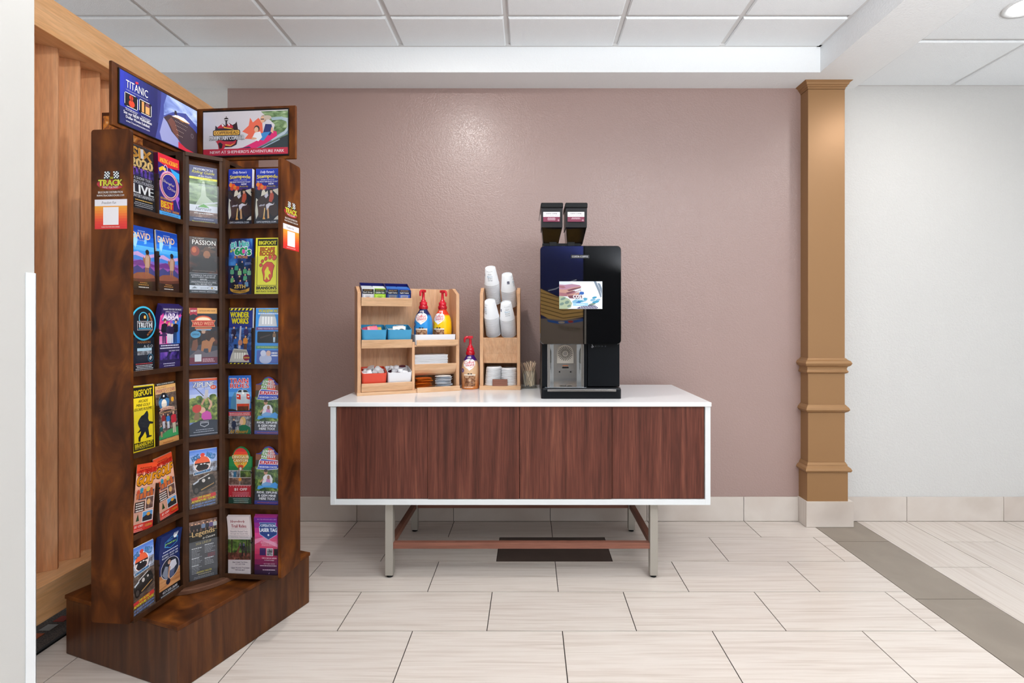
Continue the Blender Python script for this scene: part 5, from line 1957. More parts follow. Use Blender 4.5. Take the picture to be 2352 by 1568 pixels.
def d_hogwild(a):
    a.rect(0, 130, 100, 228, '9ab4e4')
    a.grad(0, 190, 100, 228, ['a8bce4', '88a8e4', '6c94e0', '5c86dc'])
    a.rect(0, 134, 100, 176, 'p_winter')
    a.rect(0, 0, 100, 138, 'p_mud')
    a.oval(46, 172, 31, 33, 'e8e4e6')
    a.oval(46, 172, 28, 30, 'e0603c')
    a.poly([(18, 176), (74, 176), (72, 160), (60, 146), (32, 146), (20, 160)], '2a2424')
    a.rect(20, 158, 72, 170, 'd8d0cc', 1)
    a.poly([(24, 160), (30, 170), (44, 172), (58, 170), (70, 162), (64, 156), (30, 156)], '1c1c20')
    for x in (30, 62):
        a.oval(x, 158, 6, 7, '26262a')
    a.oval(42, 171, 4, 2, 'e8e8ec')
    a.oval(54, 171, 4, 2, 'e8e8ec')
    a.text('HOG', 22, 198, 28, 18, '4f94d4', rot=24, bold=0.05, oc='1c2a50', ow=0.06)
    a.text('WILD', 76, 200, 34, 18, '5fa0dc', rot=-24, bold=0.05, oc='1c2a50', ow=0.06)
    a.oval(47, 207, 8, 7, 'd84030')
    a.poly([(14, 130), (78, 138), (78, 150), (14, 142)], 'f0f0f4')
    a.poly([(16, 132), (76, 139.5), (76, 148.5), (16, 141)], '2a2c38')
    a.text('ADVENTURES', 46, 140, 56, 9, '6fb0e8', rot=7, bold=0.03)
    # off-road car
    a.poly([(8, 96), (30, 112), (70, 128), (84, 124), (92, 108), (94, 84), (70, 70), (30, 62), (10, 78)], '22201f')
    a.poly([(12, 100), (34, 112), (32, 104), (14, 94)], 'c8ccd4')
    a.poly([(28, 112), (70, 130), (72, 127), (32, 110)], 'd8d4d0')
    a.oval(50, 106, 6, 7, 'd8d0c8')
    a.oval(70, 112, 4, 4, 'd8d0c8')
    a.oval(24, 72, 12, 16, '171616')
    a.oval(24, 72, 7, 10, '4a4440')
    a.poly([(40, 72), (88, 92), (88, 89), (42, 69)], 'c89858')
    a.poly([(6, 44), (92, 54), (96, 44), (92, 36), (8, 26)], 'd03438')
    a.text('OFF-ROAD', 52, 44, 46, 9, 'f4e43c', rot=4, shear=0.25, bold=0.03, oc='2a1a14', ow=0.05)
    a.text('ADVENTURE TOURS', 50, 32, 86, 9, 'f4e43c', rot=4, shear=0.25, bold=0.03, oc='2a1a14', ow=0.05)
    a.text('#1 RIDES IN BRANSON', 50, 19, 84, 7, '7aa0e0', rot=4, shear=0.2, bold=0.03)
    a.text('#1 ACTIVITY IN BRANSON', 50, 9, 84, 7, '7aa0e0', rot=4, shear=0.2, bold=0.03)


def d_bowling(a):
    a.rect(0, 0, 100, 228, '1b2c66')
    a.rect(0, 26, 100, 84, 'p_lane')
    a.rect(0, 0, 100, 28, '101014')
    a.poly([(22, 182), (52, 170), (84, 182), (84, 204), (52, 214), (22, 200)], '3c8cc8')
    a.poly([(24, 183.5), (52, 172), (82, 183.5), (82, 202), (52, 212), (24, 199)], '1b2c66')
    a.text('BOWLING', 53, 188, 54, 11, '8cd04a', bold=0.03)
    a.text("ANDY B'S", 53, 202, 40, 8, '4fa0dc', shear=0.2)
    for x in (62, 70, 78):
        a.oval(x, 216, 2, 7, 'e8ecf0', 10, -15)
    a.oval(70, 208, 8, 6, 'e8ecf0')
    a.lines(18, 88, 162, 1, 5, 3, 'c8d0e4', 0.0)
    a.text('BOWLING - ARCADE - BAR', 52, 152, 74, 6, 'e4e8f0', bold=0.02)
    a.text('BILLIARDS - FOOD - FUN', 52, 142, 74, 6, 'e4e8f0', bold=0.02)
    a.oval(52, 96, 44, 40, 'd8d4d8', 30)
    a.oval(52, 96, 42, 38, '232a3c', 30)
    a.poly([(14, 84), (30, 110), (42, 104), (40, 60), (28, 66)], '8a90a0')
    a.poly([(46, 62), (70, 60), (74, 90), (66, 100), (50, 96)], '5a6484')
    a.poly([(44, 94), (56, 120), (78, 118), (84, 96), (70, 88), (52, 86)], 'dcd8e0')
    a.poly([(46, 104), (40, 70), (46, 54), (50, 56), (48, 74), (54, 100)], 'c89a80')
    a.oval(50, 124, 9, 10, '2a2020')
    a.oval(48, 119, 7, 8, 'c89a80')
    a.oval(42, 50, 10, 11, '262c44')
    a.text('417-335-2695', 50, 18, 70, 9, 'ececf0', bold=0.03, shear=0.15)
    a.text('BOWLINGBRANSON.COM', 50, 7, 84, 5.5, 'ececf0', bold=0.02)


# ---- corner bay
def d_moto(a):
    a.rect(0, 0, 100, 228, '27296c')
    a.text('MOTORCYCLE', 50, 216, 70, 8, 'e8ecf4', bold=0.03)
    a.text('Riding Guide', 50, 203, 80, 15, 'f0e83c', shear=0.3, bold=0.01)
    a.text('of the Ozarks', 56, 190, 50, 6, 'e8ecf4', bold=0.02)
    a.rect(0, 176, 100, 184, 'ece428', 1)
    a.lines(12, 88, 179, 1, 3, 2, '6a6820', 0.1)
    a.rect(0, 72, 100, 176, 'p_field')
    a.poly([(20, 72), (40, 110), (46, 170), (54, 170), (60, 112), (90, 86), (100, 84), (100, 72)], 'a8b89c')
    a.lines(30, 96, 158, 2, 6, 2, '2c3c60', 0.2)
    a.poly([(44, 76), (100, 88), (100, 94), (44, 80)], 'ccd0d4')
    a.rect(0, 46, 100, 74, 'd8dce4', 2)
    a.poly([(28, 66), (50, 80), (72, 66)], '5fa44c')
    a.text('Harrison', 50, 61, 54, 15, '2a3040', shear=0.3, bold=0.0)
    a.rect(0, 26, 100, 48, 'p_rock', 1)
    a.lines(8, 92, 40, 1, 4, 3, 'd8d8d8', 0.4)
    a.rect(0, 0, 100, 26, '232550', 1)
    a.lines(10, 90, 18, 1, 4, 2.6, 'b0b4cc', 0.2)
    a.text('MotorcycleArkansas.com', 50, 8, 82, 6, 'ece428', shear=0.2)


def d_passion(a):
    a.rect(0, 0, 100, 228, '1c1614')
    a.rect(0, 84, 100, 228, 'p_dusk')
    a.oval(20, 172, 16, 20, '7a2c1c')
    a.oval(17, 176, 8, 11, 'b0582c')
    a.oval(66, 174, 28, 7, '4a3022')
    a.oval(64, 180, 14, 12, '4a3022')
    a.oval(62, 158, 13, 18, '8a5a3c')
    a.poly([(50, 156), (62, 134), (74, 156), (74, 142), (64, 128), (52, 140)], '1c1210')
    a.poly([(36, 132), (50, 146), (80, 146), (96, 130), (96, 92), (36, 92)], '1e1614')
    a.text('THE GREAT', 32, 222, 40, 6, 'b8a89c', bold=0.0)
    a.text('PASSION', 52, 207, 84, 18, 'f0f0ec', bold=0.0)
    a.text('PLAY', 80, 190, 22, 6, 'b8a89c', bold=0.0)
    a.text('ORIGINAL MUSIC BY JOHN STANLEY', 50, 94, 80, 4, 'a08c80', bold=0.0)
    a.rect(0, 84, 100, 85.5, 'a0a8b0', 1)
    a.rect(0, 0, 100, 84, '23282e', 3)
    for s, y, ww in (('EXPERIENCE THE STORY OF', 77, 88), ('JESUS CHRIST LIKE NEVER', 69, 84), ('BEFORE', 61, 24), ('GREATPASSIONPLAY.ORG', 51, 90), ('CALL 800-882-7529', 42, 60)):
        a.text(s, 50, y, ww, 5.5, 'dcdce0', bold=0.0)
    for y in (57, 46):
        a.rect(2, y, 98, y + 0.8, 'a0a8b0', 1)
    a.rect(0, 20, 100, 37, 'd4dae4', 1)
    a.poly([(6, 24), (18, 33), (28, 26)], '7a8088')
    a.lines(36, 62, 28, 2, 5, 2, 'a0a8b4', 0.2)
    a.ring(78, 28, 16, 6, 1.4, '4a4c60')
    a.oval(80, 28, 3, 4, 'c8a040')
    a.text('EUREKA SPRINGS, ARKANSAS', 50, 13, 84, 5, 'dcdce0', bold=0.0)
    a.poly([(40, 0), (56, 6), (70, 0)], '6a98b8')


def d_wildwest(a):
    a.rect(0, 0, 100, 228, '15182a')
    a.rect(0, 206, 100, 228, 'e0a458', 1)
    a.poly([(2, 228), (28, 228), (28, 198), (15, 204), (2, 198)], 'a82440')
    a.text('NEW!', 15, 216, 20, 8, 'f4e4dc', bold=0.03, shear=0.15)
    a.text('OUTDOOR FAMILY SHOW', 64, 217, 58, 6.5, '6a3a1c', bold=0.01)
    a.oval(50, 178, 32, 20, 'c83c34')
    a.oval(50, 178, 29, 17, 'e08a4a')
    a.oval(50, 182, 24, 9, 'f0dcc0')
    a.poly([(6, 180), (94, 180), (88, 168), (92, 154), (8, 154), (12, 168)], 'e0a070')
    a.poly([(8, 178), (92, 178), (86, 168), (90, 156), (10, 156), (14, 168)], 'b8342c')
    a.text('WILD WEST', 50, 167, 70, 13, 'f0c49a', bold=0.01)
    a.rect(20, 144, 80, 152, 'c86a3c', 1)
    a.rect(24, 140, 76, 144, '7ab4dc', 1)
    a.rect(0, 30, 100, 138, 'p_dusk')
    a.poly([(0, 70), (40, 84), (100, 76), (100, 30), (0, 30)], '3c4250')
    a.oval(22, 124, 18, 14, '4f9cc4')
    a.text('OPENS', 22, 124, 24, 7, '1c3450')
    a.poly([(6, 62), (12, 100), (28, 106), (30, 80), (24, 60)], '7a4a34')
    a.poly([(40, 56), (44, 96), (58, 104), (70, 96), (78, 110), (86, 112), (92, 100), (84, 92), (78, 70), (74, 50), (68, 50), (66, 68), (52, 68), (46, 50)], 'b0744a')
    a.poly([(40, 100), (44, 126), (56, 126), (58, 100)], '2a2028')
    a.oval(50, 133, 7, 6, 'c89a80')
    a.oval(50, 139, 10, 3, 'b0a090')
    a.poly([(0, 40), (30, 66), (60, 50), (100, 62), (100, 30), (0, 30)], '6a6068')
    a.rect(0, 6, 100, 34, '6e2038', 1)
    a.rect(18, 18, 42, 46, 'd8d8dc', 1)
    a.lines(46, 92, 26, 3, 5, 2.4, 'e0b8c0', 0.2, False)
    a.rect(0, 0, 100, 8, '2c54b4', 1)


def d_zip(a):
    a.rect(0, 0, 100, 228, '7890cc')
    a.grad(0, 150, 100, 222, ['b4c0e0', '98a8dc', '8496d4', '7488cc'])
    a.rect(0, 219, 100, 228, 'd4562c', 1)
    a.rect(0, 60, 100, 152, 'p_trees')
    for x, y, r_ in ((14, 146, 13), (34, 154, 12), (84, 156, 13), (89, 144, 10), (64, 148, 9)):
        a.oval(x, y, r_, r_ * .7, 'p_trees')
    a.text('ZIPLINE', 50, 205, 76, 20, 'f0f0f4', bold=0.02, oc='3c4a80', ow=0.05)
    a.text('CANOPY TOURS', 50, 190, 52, 8, 'e8ecf4', bold=0.01)
    a.oval(86, 192, 11, 8, 'd05030')
    a.text('$10', 86, 192, 12, 7, 'f4e8e0', bold=0.02)
    a.poly([(18, 196), (20, 196), (52, 160), (50, 158)], '26262a')
    a.poly([(54, 156), (56, 184), (68, 184), (66, 156)], 'b8b4b8')
    a.poly([(40, 128), (56, 158), (60, 154), (46, 124)], 'c89478')
    a.poly([(64, 154), (60, 158), (80, 136), (82, 122), (72, 104), (66, 108), (74, 126)], 'd8a488')
    a.oval(56, 155, 8, 7, 'b4b0b8')
    a.poly([(14, 72), (22, 104), (34, 100), (36, 74), (26, 66)], '8a6a4c')
    a.oval(46, 104, 11, 12, 'e0b094')
    a.oval(26, 112, 16, 16, 'c83c34')
    a.oval(36, 114, 6, 12, 'c83c34')
    a.poly([(42, 76), (44, 92), (62, 102), (76, 92), (80, 70), (70, 62), (50, 66)], 'cc4ca8')
    a.poly([(0, 0), (100, 0), (100, 62), (66, 66), (40, 66), (14, 58), (0, 50)], '2a3444')
    a.poly([(38, 56), (68, 56), (68, 46), (53, 38), (38, 46)], 'c8ccd4')
    a.poly([(40, 54), (66, 54), (66, 47), (53, 40.5), (40, 47)], '2a3444')
    a.text("SHEPHERD'S", 53, 60, 30, 4, 'd8d8dc')
    a.lines(22, 84, 28, 1, 4, 2, 'b4bcc8', 0.1)
    a.lines(14, 88, 20, 1, 4, 2, 'b4bcc8', 0.1)
    a.rect(0, 10, 100, 11.5, 'c8ccd4', 1)


def d_legends(a):
    a.rect(0, 0, 100, 228, '4b4d52')
    a.rect(0, 150, 100, 228, '131210')
    a.rect(0, 186, 100, 228, 'p_rock')
    for i, (x, c) in enumerate(((10, '1c1a1c'), (22, '201c20'), (34, '1c1c20'), (50, '6a7c98'), (64, '2a2a34'), (78, '5a4a78'), (92, 'b0b4b8'))):
        a.person(x, 176, 46, c, '181618', hair='2a2018')
    a.rect(0, 172, 100, 188, '131210', 1)
    a.text('Legends', 50, 178, 80, 26, 'd0b07a', bold=0.02, rot=4)
    a.rect(0, 174, 12, 175.5, 'd0b07a', 1)
    a.rect(88, 184, 100, 185.5, 'd0b07a', 1)
    a.text('in Concert', 70, 160, 44, 9, 'e8e4dc', shear=0.3, rot=4, bold=0.0)
    a.text('2026 LINEUP', 50, 141, 56, 9, 'b8a878', rot=2)
    for x, y, n in ((8, 122, 7), (54, 128, 6), (8, 84, 6), (54, 76, 5), (8, 56, 6)):
        a.lines(x, x + 36, y, 1, 5, 3.4, 'd0d0d4', 0.5, False)
        a.lines(x, x + 38, y - 6, n - 1, 5.6, 2, 'a0a2a8', 0.5, False)
    a.lines(62, 94, 92, 3, 5, 2.6, '8c4a54', 0.2)
    a.text('LEGENDS THEATER', 52, 30, 54, 7, 'd4c45c', bold=0.02)
    a.lines(30, 76, 20, 1, 4, 2.4, 'c0b494', 0.1)
    a.lines(14, 88, 12, 2, 5, 1.6, 'a0a2a8', 0.1)


# ---- wing B
def d_stampede(a):
    a.rect(0, 0, 100, 228, '1c2494')
    a.grad(0, 130, 100, 228, ['1a1c5c', '1a2070', '1c2484', '1c2c9c', '1c34a8', '1a38b0'])
    a.text("Dolly Parton's", 48, 214, 58, 13, 'f0f0f8', shear=0.2, bold=0.02)
    a.text('Stampede', 49, 197, 86, 19, 'f2dc2c', bold=0.03, arc=4.0)
    a.text('DINNER ATTRACTION', 50, 184, 56, 5, 'c8ccec')
    a.text('THE MOST FUN PLACE TO EAT', 49, 176, 88, 6, 'f0f0f8', bold=0.02)
    a.text('NEW', 66, 167, 22, 7, 'f0f0f8', bold=0.03)
    a.text('Butterfly', 66, 157, 36, 8, 'd8b42c', shear=0.2)
    a.text('Dreams', 66, 148, 34, 7, '8c2c84', shear=0.2)
    for x, y in ((16, 160), (34, 150)):
        a.oval(x - 5, y + 4, 8, 9, 'e07c24', 14, 20)
        a.oval(x + 6, y + 2, 7, 8, 'd8442c', 14, -20)
        a.oval(x, y - 10, 8, 8, 'd84830', 14)
    a.rect(0, 20, 100, 142, '141826')
    a.poly([(6, 24), (2, 60), (4, 110), (16, 100), (20, 70), (14, 40)], 'd8d4c4')
    a.poly([(24, 112), (28, 138), (36, 146), (44, 132), (52, 140), (54, 122), (40, 112)], 'e4dcc8')
    a.poly([(72, 142), (96, 148), (100, 130), (100, 116), (86, 128)], 'e0d8c4')
    a.poly([(8, 96), (22, 116), (44, 124), (58, 116), (66, 100), (80, 90), (92, 80), (98, 60), (92, 40), (76, 34), (60, 52), (44, 56), (30, 50), (14, 60), (10, 80)], '3a2824')
    a.poly([(12, 76), (30, 84), (42, 74), (38, 54), (28, 30), (16, 32), (14, 56)], '4a322a')
    a.poly([(46, 82), (60, 90), (76, 84), (82, 92), (78, 82), (62, 78), (56, 66), (50, 60)], 'dcd8e0')
    a.poly([(16, 78), (26, 84), (40, 78), (42, 86), (38, 80), (22, 76)], 'd4d0dc')
    a.poly([(38, 118), (50, 130), (56, 120), (46, 108)], 'd0ccd8')
    a.poly([(58, 96), (62, 126), (70, 136), (78, 124), (78, 108), (70, 92)], 'b84a34')
    a.oval(67, 136, 5, 8, 'd8a488')
    a.oval(67, 144, 9, 4, '1c1816')
    a.poly([(36, 36), (40, 70), (44, 70), (42, 34)], 'd8b478')
    a.poly([(54, 26), (52, 68), (58, 66), (62, 28)], 'd0a070')
    a.poly([(34, 24), (38, 42), (46, 24)], 'e0a04c')
    a.poly([(80, 22), (94, 36), (100, 38), (100, 22)], 'd8d4c8')
    a.rect(0, 0, 100, 22, '121826', 1)
    a.text('DPSTAMPEDE.COM', 50, 13, 80, 7, 'e8ecf4', bold=0.02)
    a.text('417.336.3000', 50, 5, 42, 4, 'c8ccd8')


def d_sixties(a):
    a.rect(0, 0, 100, 228, '0f1a44')
    a.rect(0, 120, 100, 228, 'p_night')
    a.text('#1 Hits', 46, 205, 76, 25, '5ad0c8', bold=0.05, oc='e8ecf4', ow=0.05, rot=6)
    a.text('of the', 17, 182, 24, 12, 'e8dc3c', bold=0.03, rot=20, oc='1c5c3c', ow=0.05)
    a.text("60's", 60, 178, 66, 30, '2fb06c', bold=0.06, oc='f0f0f8', ow=0.06)
    a.oval(63, 177, 6, 9, 'd84a9c')
    a.text('& MORE', 52, 154, 56, 10, 'e89a54', bold=0.04, oc='5a2a14', ow=0.05)
    for x, y, c, cl in ((34, 100, '3f9c74', '24303c'), (58, 110, '1c1c24', '14141c'), (16, 84, '5aa070', '2a3a44'), (48, 80, '8cc07c', '2a3444'), (70, 86, '4a9c60', '28342c'), (88, 80, '7ab488', '2c3840'),
                        (18, 50, '6aa464', '20282c'), (48, 52, '14141c', '101018'), (72, 58, '5aa878', '1c242c'), (26, 34, '1c1c28', '14141c'), (52, 34, '2a3c90', '14141c'), (78, 34, '6a94b4', '1c2430')):
        a.person(x, y - 22, 52, c, cl)
    a.lines(70, 98, 130, 2, 5, 2, 'a8b4d8', 0.2)
    a.poly([(8, 30), (24, 24), (50, 20), (76, 24), (92, 32), (90, 18), (76, 12), (50, 8), (24, 12), (12, 18)], 'c49438')
    a.text('25TH', 50, 36, 46, 14, 'e8c468', bold=0.04, oc='3a2810', ow=0.05)
    a.text('ANNIVERSARY', 50, 17, 56, 6, '4a3010', bold=0.02)
    a.lines(22, 80, 4, 1, 4, 2.4, 'b8bcd0', 0.1)


def d_bigfoot_escape(a):
    a.rect(0, 0, 100, 228, 'e8e034')
    a.rect(8, 36, 92, 224, '2a2a12')
    a.rect(10, 38, 90, 222, 'ece43c')
    a.rect(10, 196, 90, 222, '1c1c12', 1)
    a.text('BIGFOOT', 50, 208, 72, 15, 'f0e83c', bold=0.05)
    a.text('ESCAPE', 50, 182, 60, 15, 'd87c3c', bold=0.05, oc='6a3014', ow=0.05)
    a.text('ROOMS', 50, 164, 62, 15, 'd87c3c', bold=0.05, oc='6a3014', ow=0.05)
    for c, g in (('6a2a1c', 0), ('d8503c', 1.8)):
        a.poly([(48 - 0, 48 + g), (64 - g, 54), (74 - g, 72), (76 - g, 96), (82 - g, 116), (70, 130 - g), (48, 132 - g), (32 + g, 118), (28 + g, 98), (34 + g, 76), (36 + g, 56)], c)
        for x, y, rx, ry in ((24, 118, 7, 8), (30, 134, 6.5, 8), (44, 144, 7, 9), (62, 150, 8, 10), (80, 148, 9, 12)):
            a.oval(x, y, rx - g, ry - g, c, 14, -20)
    a.poly([(40, 60), (46, 60), (48, 72), (52, 66), (58, 58), (62, 62), (56, 74), (60, 84), (66, 80), (64, 92), (58, 98), (56, 110), (50, 112), (46, 104), (40, 94), (42, 80)], 'ece43c')
    a.text("BRANSON'S", 50, 27, 84, 12, '201c10', bold=0.05)
    a.text('BEST PLACE TO ESCAPE!', 50, 13, 84, 7, '201c10', bold=0.02)


def hazard(a, y0, y1):
    a.rect(0, y0, 100, y1, 'e0d02c', 1)
    for k in range(7):
        x = k * 16 - 4
        a.poly([(max(x, 0), y0), (min(x + 8, 100), y0), (min(x + 14, 100), y1), (max(x + 6, 0), y1)], '17160f')


def d_wonder(a):
    a.rect(0, 0, 100, 228, '1c2c78')
    a.rect(0, 60, 100, 150, 'p_denim')
    hazard(a, 219, 228)
    hazard(a, 0, 9)
    a.text('WONDER', 45, 202, 78, 22, 'f2e428', bold=0.05, oc='17160f', ow=0.03)
    a.text('WORKS', 47, 177, 70, 22, 'f2e428', bold=0.05, oc='17160f', ow=0.03)
    a.person(22, 92, 64, '2a2440', '1c1c30')
    a.person(74, 92, 64, '3a2c60', '1c1c30')
    a.person(30, 56, 60, '2f5ca0', '1c2c50')
    a.person(72, 58, 62, 'd8862c', '6a3c1c')
    a.poly([(42, 66), (48, 156), (54, 156), (52, 66)], 'c4bcc8')
    a.oval(50, 90, 9, 12, 'b87c60')
    for x, y in ((16, 120), (88, 124), (82, 106)):
        a.ring(x, y, 4, 4, 1.2, 'd8e4f4', 10)
    for k in range(6):
        a.poly([(14 + 9 * math.cos(k), 66 + 9 * math.sin(k)), (15 + 9 * math.cos(k), 66 + 9 * math.sin(k)), (14.6 + 4 * math.cos(k), 66 + 4 * math.sin(k))], 'f0f0f4')
    a.poly([(6, 12), (90, 12), (86, 42), (78, 62), (24, 66), (14, 42)], 'c4c0b4')
    a.poly([(22, 50), (80, 48), (78, 58), (24, 62)], 'a49c90')
    for x in (28, 38, 48, 58, 68):
        a.rect(x, 26, x + 5, 50, 'ece8dc', 1)
    a.oval(78, 30, 14, 12, '8c2440')
    a.text('COUPON', 78, 30, 24, 6, 'f0dc4c', bold=0.02)


def d_wonder2(a):
    a.rect(0, 0, 100, 228, '3f94e0')
    a.text('WONDERWORKS', 54, 217, 84, 13, 'f0e43c', bold=0.04, oc='2a3c6a', ow=0.03)
    a.lines(10, 98, 204, 1, 4, 4, 'dce8f4', 0.0)
    a.poly([(12, 156), (90, 156), (86, 182), (80, 202), (20, 204), (14, 184)], 'c8ccd0')
    for x in (28, 40, 52, 64):
        a.rect(x, 164, x + 6, 194, 'eef0f0', 1)
    a.poly([(18, 196), (82, 194), (80, 203), (20, 205)], '9aa4ac')
    a.rect(4, 140, 100, 152, '7a4a84', 1)
    a.text('FAMILY FUN FOR ALL AGES!', 54, 146, 84, 5, 'f0e8f0', bold=0.02)
    a.poly([(x, y) for x, y in rrect(90, 46, 5, 3, 54, 112)], '1c1a1c')
    a.person(80, 92, 44, '8a6a4c', 'c4dcec')
    a.poly([(20, 112), (64, 124), (64, 120), (22, 106)], '4a3c38')
    a.rect(4, 66, 100, 78, '5a9c7c', 1)
    a.text('LET YOUR IMAGINATION RUN', 54, 72, 84, 5, 'e8dc6c', bold=0.02)
    a.poly([(x, y) for x, y in rrect(90, 52, 5, 3, 54, 34)], '4a64b0')
    a.oval(46, 26, 26, 20, 'b8c0dc')
    a.oval(36, 48, 12, 12, 'd0d4e8')
    a.oval(58, 48, 10, 11, 'd8b0a0')
    a.lines(70, 96, 46, 2, 10, 6, 'e8e8ec', 0.1)


def d_train(a):
    a.rect(0, 0, 100, 228, '2f74c8')
    a.grad(0, 150, 100, 228, ['5a9cdc', '3f84d4', '2f74c8', '2864bc'])
    a.text('TRAIN', 48, 214, 82, 18, 'd4202c', bold=0.03, oc='f0f0f4', ow=0.04)
    a.text('RIDES', 50, 194, 82, 18, 'd4202c', bold=0.03, oc='f0f0f4', ow=0.04)
    a.rect(0, 92, 100, 102, '2c2824', 1)
    a.poly([(8, 104), (34, 98), (34, 164), (28, 170), (10, 140)], '4f86a8')
    a.poly([(34, 96), (92, 96), (96, 130), (92, 162), (80, 178), (46, 178), (34, 164)], 'c4d0d8')
    a.poly([(40, 168), (46, 176), (58, 177), (58, 168)], '28343c')
    a.poly([(66, 168), (66, 177), (80, 176), (88, 168)], '28343c')
    for x0, x1 in ((36, 54), (80, 94)):
        a.poly([(x0, 142), (x1, 138), (x1, 158), (x0, 162)], 'd0382c')
    a.oval(42, 152, 4, 3, 'f0f0f0')
    a.oval(88, 150, 4, 3, 'f0f0f0')
    a.poly([(38, 96), (90, 96), (92, 122), (36, 122)], 'd8442c')
    a.rect(40, 96, 88, 112, '5a2a20', 1)
    a.oval(65, 164, 5, 5, 'f0f4f4')
    a.rect(0, 74, 100, 90, 'c02434', 1)
    a.text('BRANSON SCENIC RAILWAY', 50, 84, 90, 5, 'f4e8e8', bold=0.02)
    a.lines(4, 96, 76.5, 1, 4, 2.4, 'f0d0d0', 0.05)
    a.rect(0, 0, 100, 74, 'p_bw')
    a.person(24, 0, 66, '24304c', '24304c', hair='2c1e18')
    a.oval(64, 52, 13, 18, 'd8b070')
    a.oval(58, 50, 8, 12, 'e4b698')
    a.poly([(44, 4), (48, 32), (60, 38), (78, 38), (96, 28), (100, 8), (96, 0), (46, 0)], '1c6c4c')
    a.text('All Aboard', 46, 12, 78, 14, 'd0a040', shear=0.3, bold=0.02, oc='3a2810', ow=0.03)


def d_runaway(a):
    a.rect(0, 0, 100, 190, '3e3a34')
    a.rect(0, 178, 100, 200, '7a4a34', 1)
    a.poly([(22, 178), (84, 178), (80, 206), (68, 222), (52, 227), (36, 222), (26, 208)], '5f9c4a')
    a.poly([(48, 178), (84, 178), (80, 206), (68, 222), (52, 227)], 'd04a34')
    for s, y, w_ in (('LONGEST', 213, 46), ('TALLEST', 202, 52), ('FASTEST', 191, 58)):
        a.text(s, 54, y, w_, 9, 'f0f0f4', bold=0.04, oc='4a4c50', ow=0.03)
    a.rect(0, 54, 100, 152, 'p_forest')
    a.poly([(4, 142), (10, 148), (16, 176), (24, 184), (92, 178), (99, 172), (99, 148), (92, 142), (50, 138)], 'f0f0f4')
    a.poly([(6, 143), (12, 149), (18, 175), (25, 182), (91, 176), (97, 171), (97, 149), (91, 144), (50, 140)], '2c48b0')
    a.poly([(16, 162), (20, 176), (90, 172), (97, 168), (94, 160)], 'e8e4ec')
    a.text('RUNAWAY!', 58, 168, 78, 14, 'd4283c', bold=0.05, oc='f0f0f4', ow=0.03, shear=0.2)
    a.text('MOUNTAIN COASTER', 54, 150, 74, 8, 'dce4f4', bold=0.03)
    a.poly([(30, 84), (34, 112), (44, 122), (64, 120), (74, 104), (72, 84)], 'e4e0e4')
    a.oval(44, 130, 8, 10, 'c08c70')
    a.oval(44, 136, 8, 6, '3a2a20')
    a.poly([(46, 86), (48, 104), (62, 106), (66, 86)], 'c888b8')
    a.oval(56, 110, 6, 8, '9a6a50')
    a.poly([(20, 92), (34, 106), (36, 100), (24, 88)], 'c08c70')
    a.poly([(10, 64), (14, 76), (60, 80), (84, 92), (96, 84), (94, 66), (70, 70), (40, 70), (18, 62)], '4a9ce0')
    a.poly([(26, 82), (46, 92), (72, 88), (66, 78), (34, 76)], '7aa8d8')
    a.rect(0, 0, 100, 56, '3a3c44', 2)
    for s, y, w_ in (('RIDE, ZIPLINE', 50, 84), ('& GEM MINE', 38, 74), ('HERE TOO!', 26, 64)):
        a.text(s, 52, y, w_, 9, 'f0f0f4', bold=0.05)
    a.rect(0, 0, 100, 18, '3c3c8c', 1)
    a.text('www.RunawayBranson.com', 54, 10, 84, 6, 'd8643c', bold=0.02)


RUN = [(0, 0, 100), (60, 0, 100), (120, 0, 100), (178, 0, 100), (197, 0, 100), (199, 12, 92), (206, 24, 82), (214, 29, 77), (222, 36, 68), (227, 48, 56)]


def d_dino(a):
    a.rect(0, 134, 100, 186, '1f7a44')
    a.oval(52, 186, 37, 40, '1a6a3c', 36)
    a.oval(52, 184, 34, 38, 'c82c34', 36)
    a.poly([(20, 196), (84, 196), (86, 184), (18, 184)], 'e8b02c')
    a.poly([(26, 208), (78, 208), (84, 198), (20, 198)], 'd8442c')
    a.poly([(18, 186), (86, 186), (80, 160), (66, 144), (38, 144), (24, 160)], 'e0982c')
    a.poly([(40, 146), (52, 172), (66, 146)], 'c83c2c')
    a.text('DINOSAUR', 52, 187, 74, 12, 'f0dcb0', bold=0.05, oc='3a2010', ow=0.06)
    a.text('CANYON', 52, 173, 64, 12, 'f0dcb0', bold=0.05, oc='3a2010', ow=0.06)
    a.text('GOLF', 52, 160, 34, 10, 'f0d860', bold=0.05, oc='3a2010', ow=0.06)
    a.poly([(40, 134), (42, 146), (62, 146), (64, 134)], '8a5a34')
    a.oval(52, 140, 5, 6, 'e0d8cc')
    a.rect(0, 74, 100, 134, 'd8d4d0')
    a.rect(1, 106, 49, 133, 'p_bw', 1)
    a.rect(51, 106, 99, 133, 'p_forest', 1)
    a.rect(1, 76, 49, 104, 'p_rock', 1)
    a.rect(51, 76, 99, 104, 'p_mud', 1)
    a.oval(50, 98, 7, 7, 'd88a3c')
    a.poly([(20, 106), (34, 106), (34, 128), (22, 128)], '2f6c90')
    a.rect(0, 28, 100, 74, 'b02430')
    for k in range(8):
        a.rect(6 + k * 12, 70, 12 + k * 12, 71.5, 'e8b0b0', 1)
        a.rect(6 + k * 12, 31, 12 + k * 12, 32.5, 'e8b0b0', 1)
    a.text('$1 OFF', 54, 58, 56, 11, 'f4ece8', bold=0.05)
    a.lines(16, 94, 46, 3, 5, 1.6, 'd88c90', 0.1)
    a.rect(0, 0, 100, 28, '20402e', 1)
    a.lines(20, 92, 20, 3, 7, 2, 'b8ccbc', 0.3)


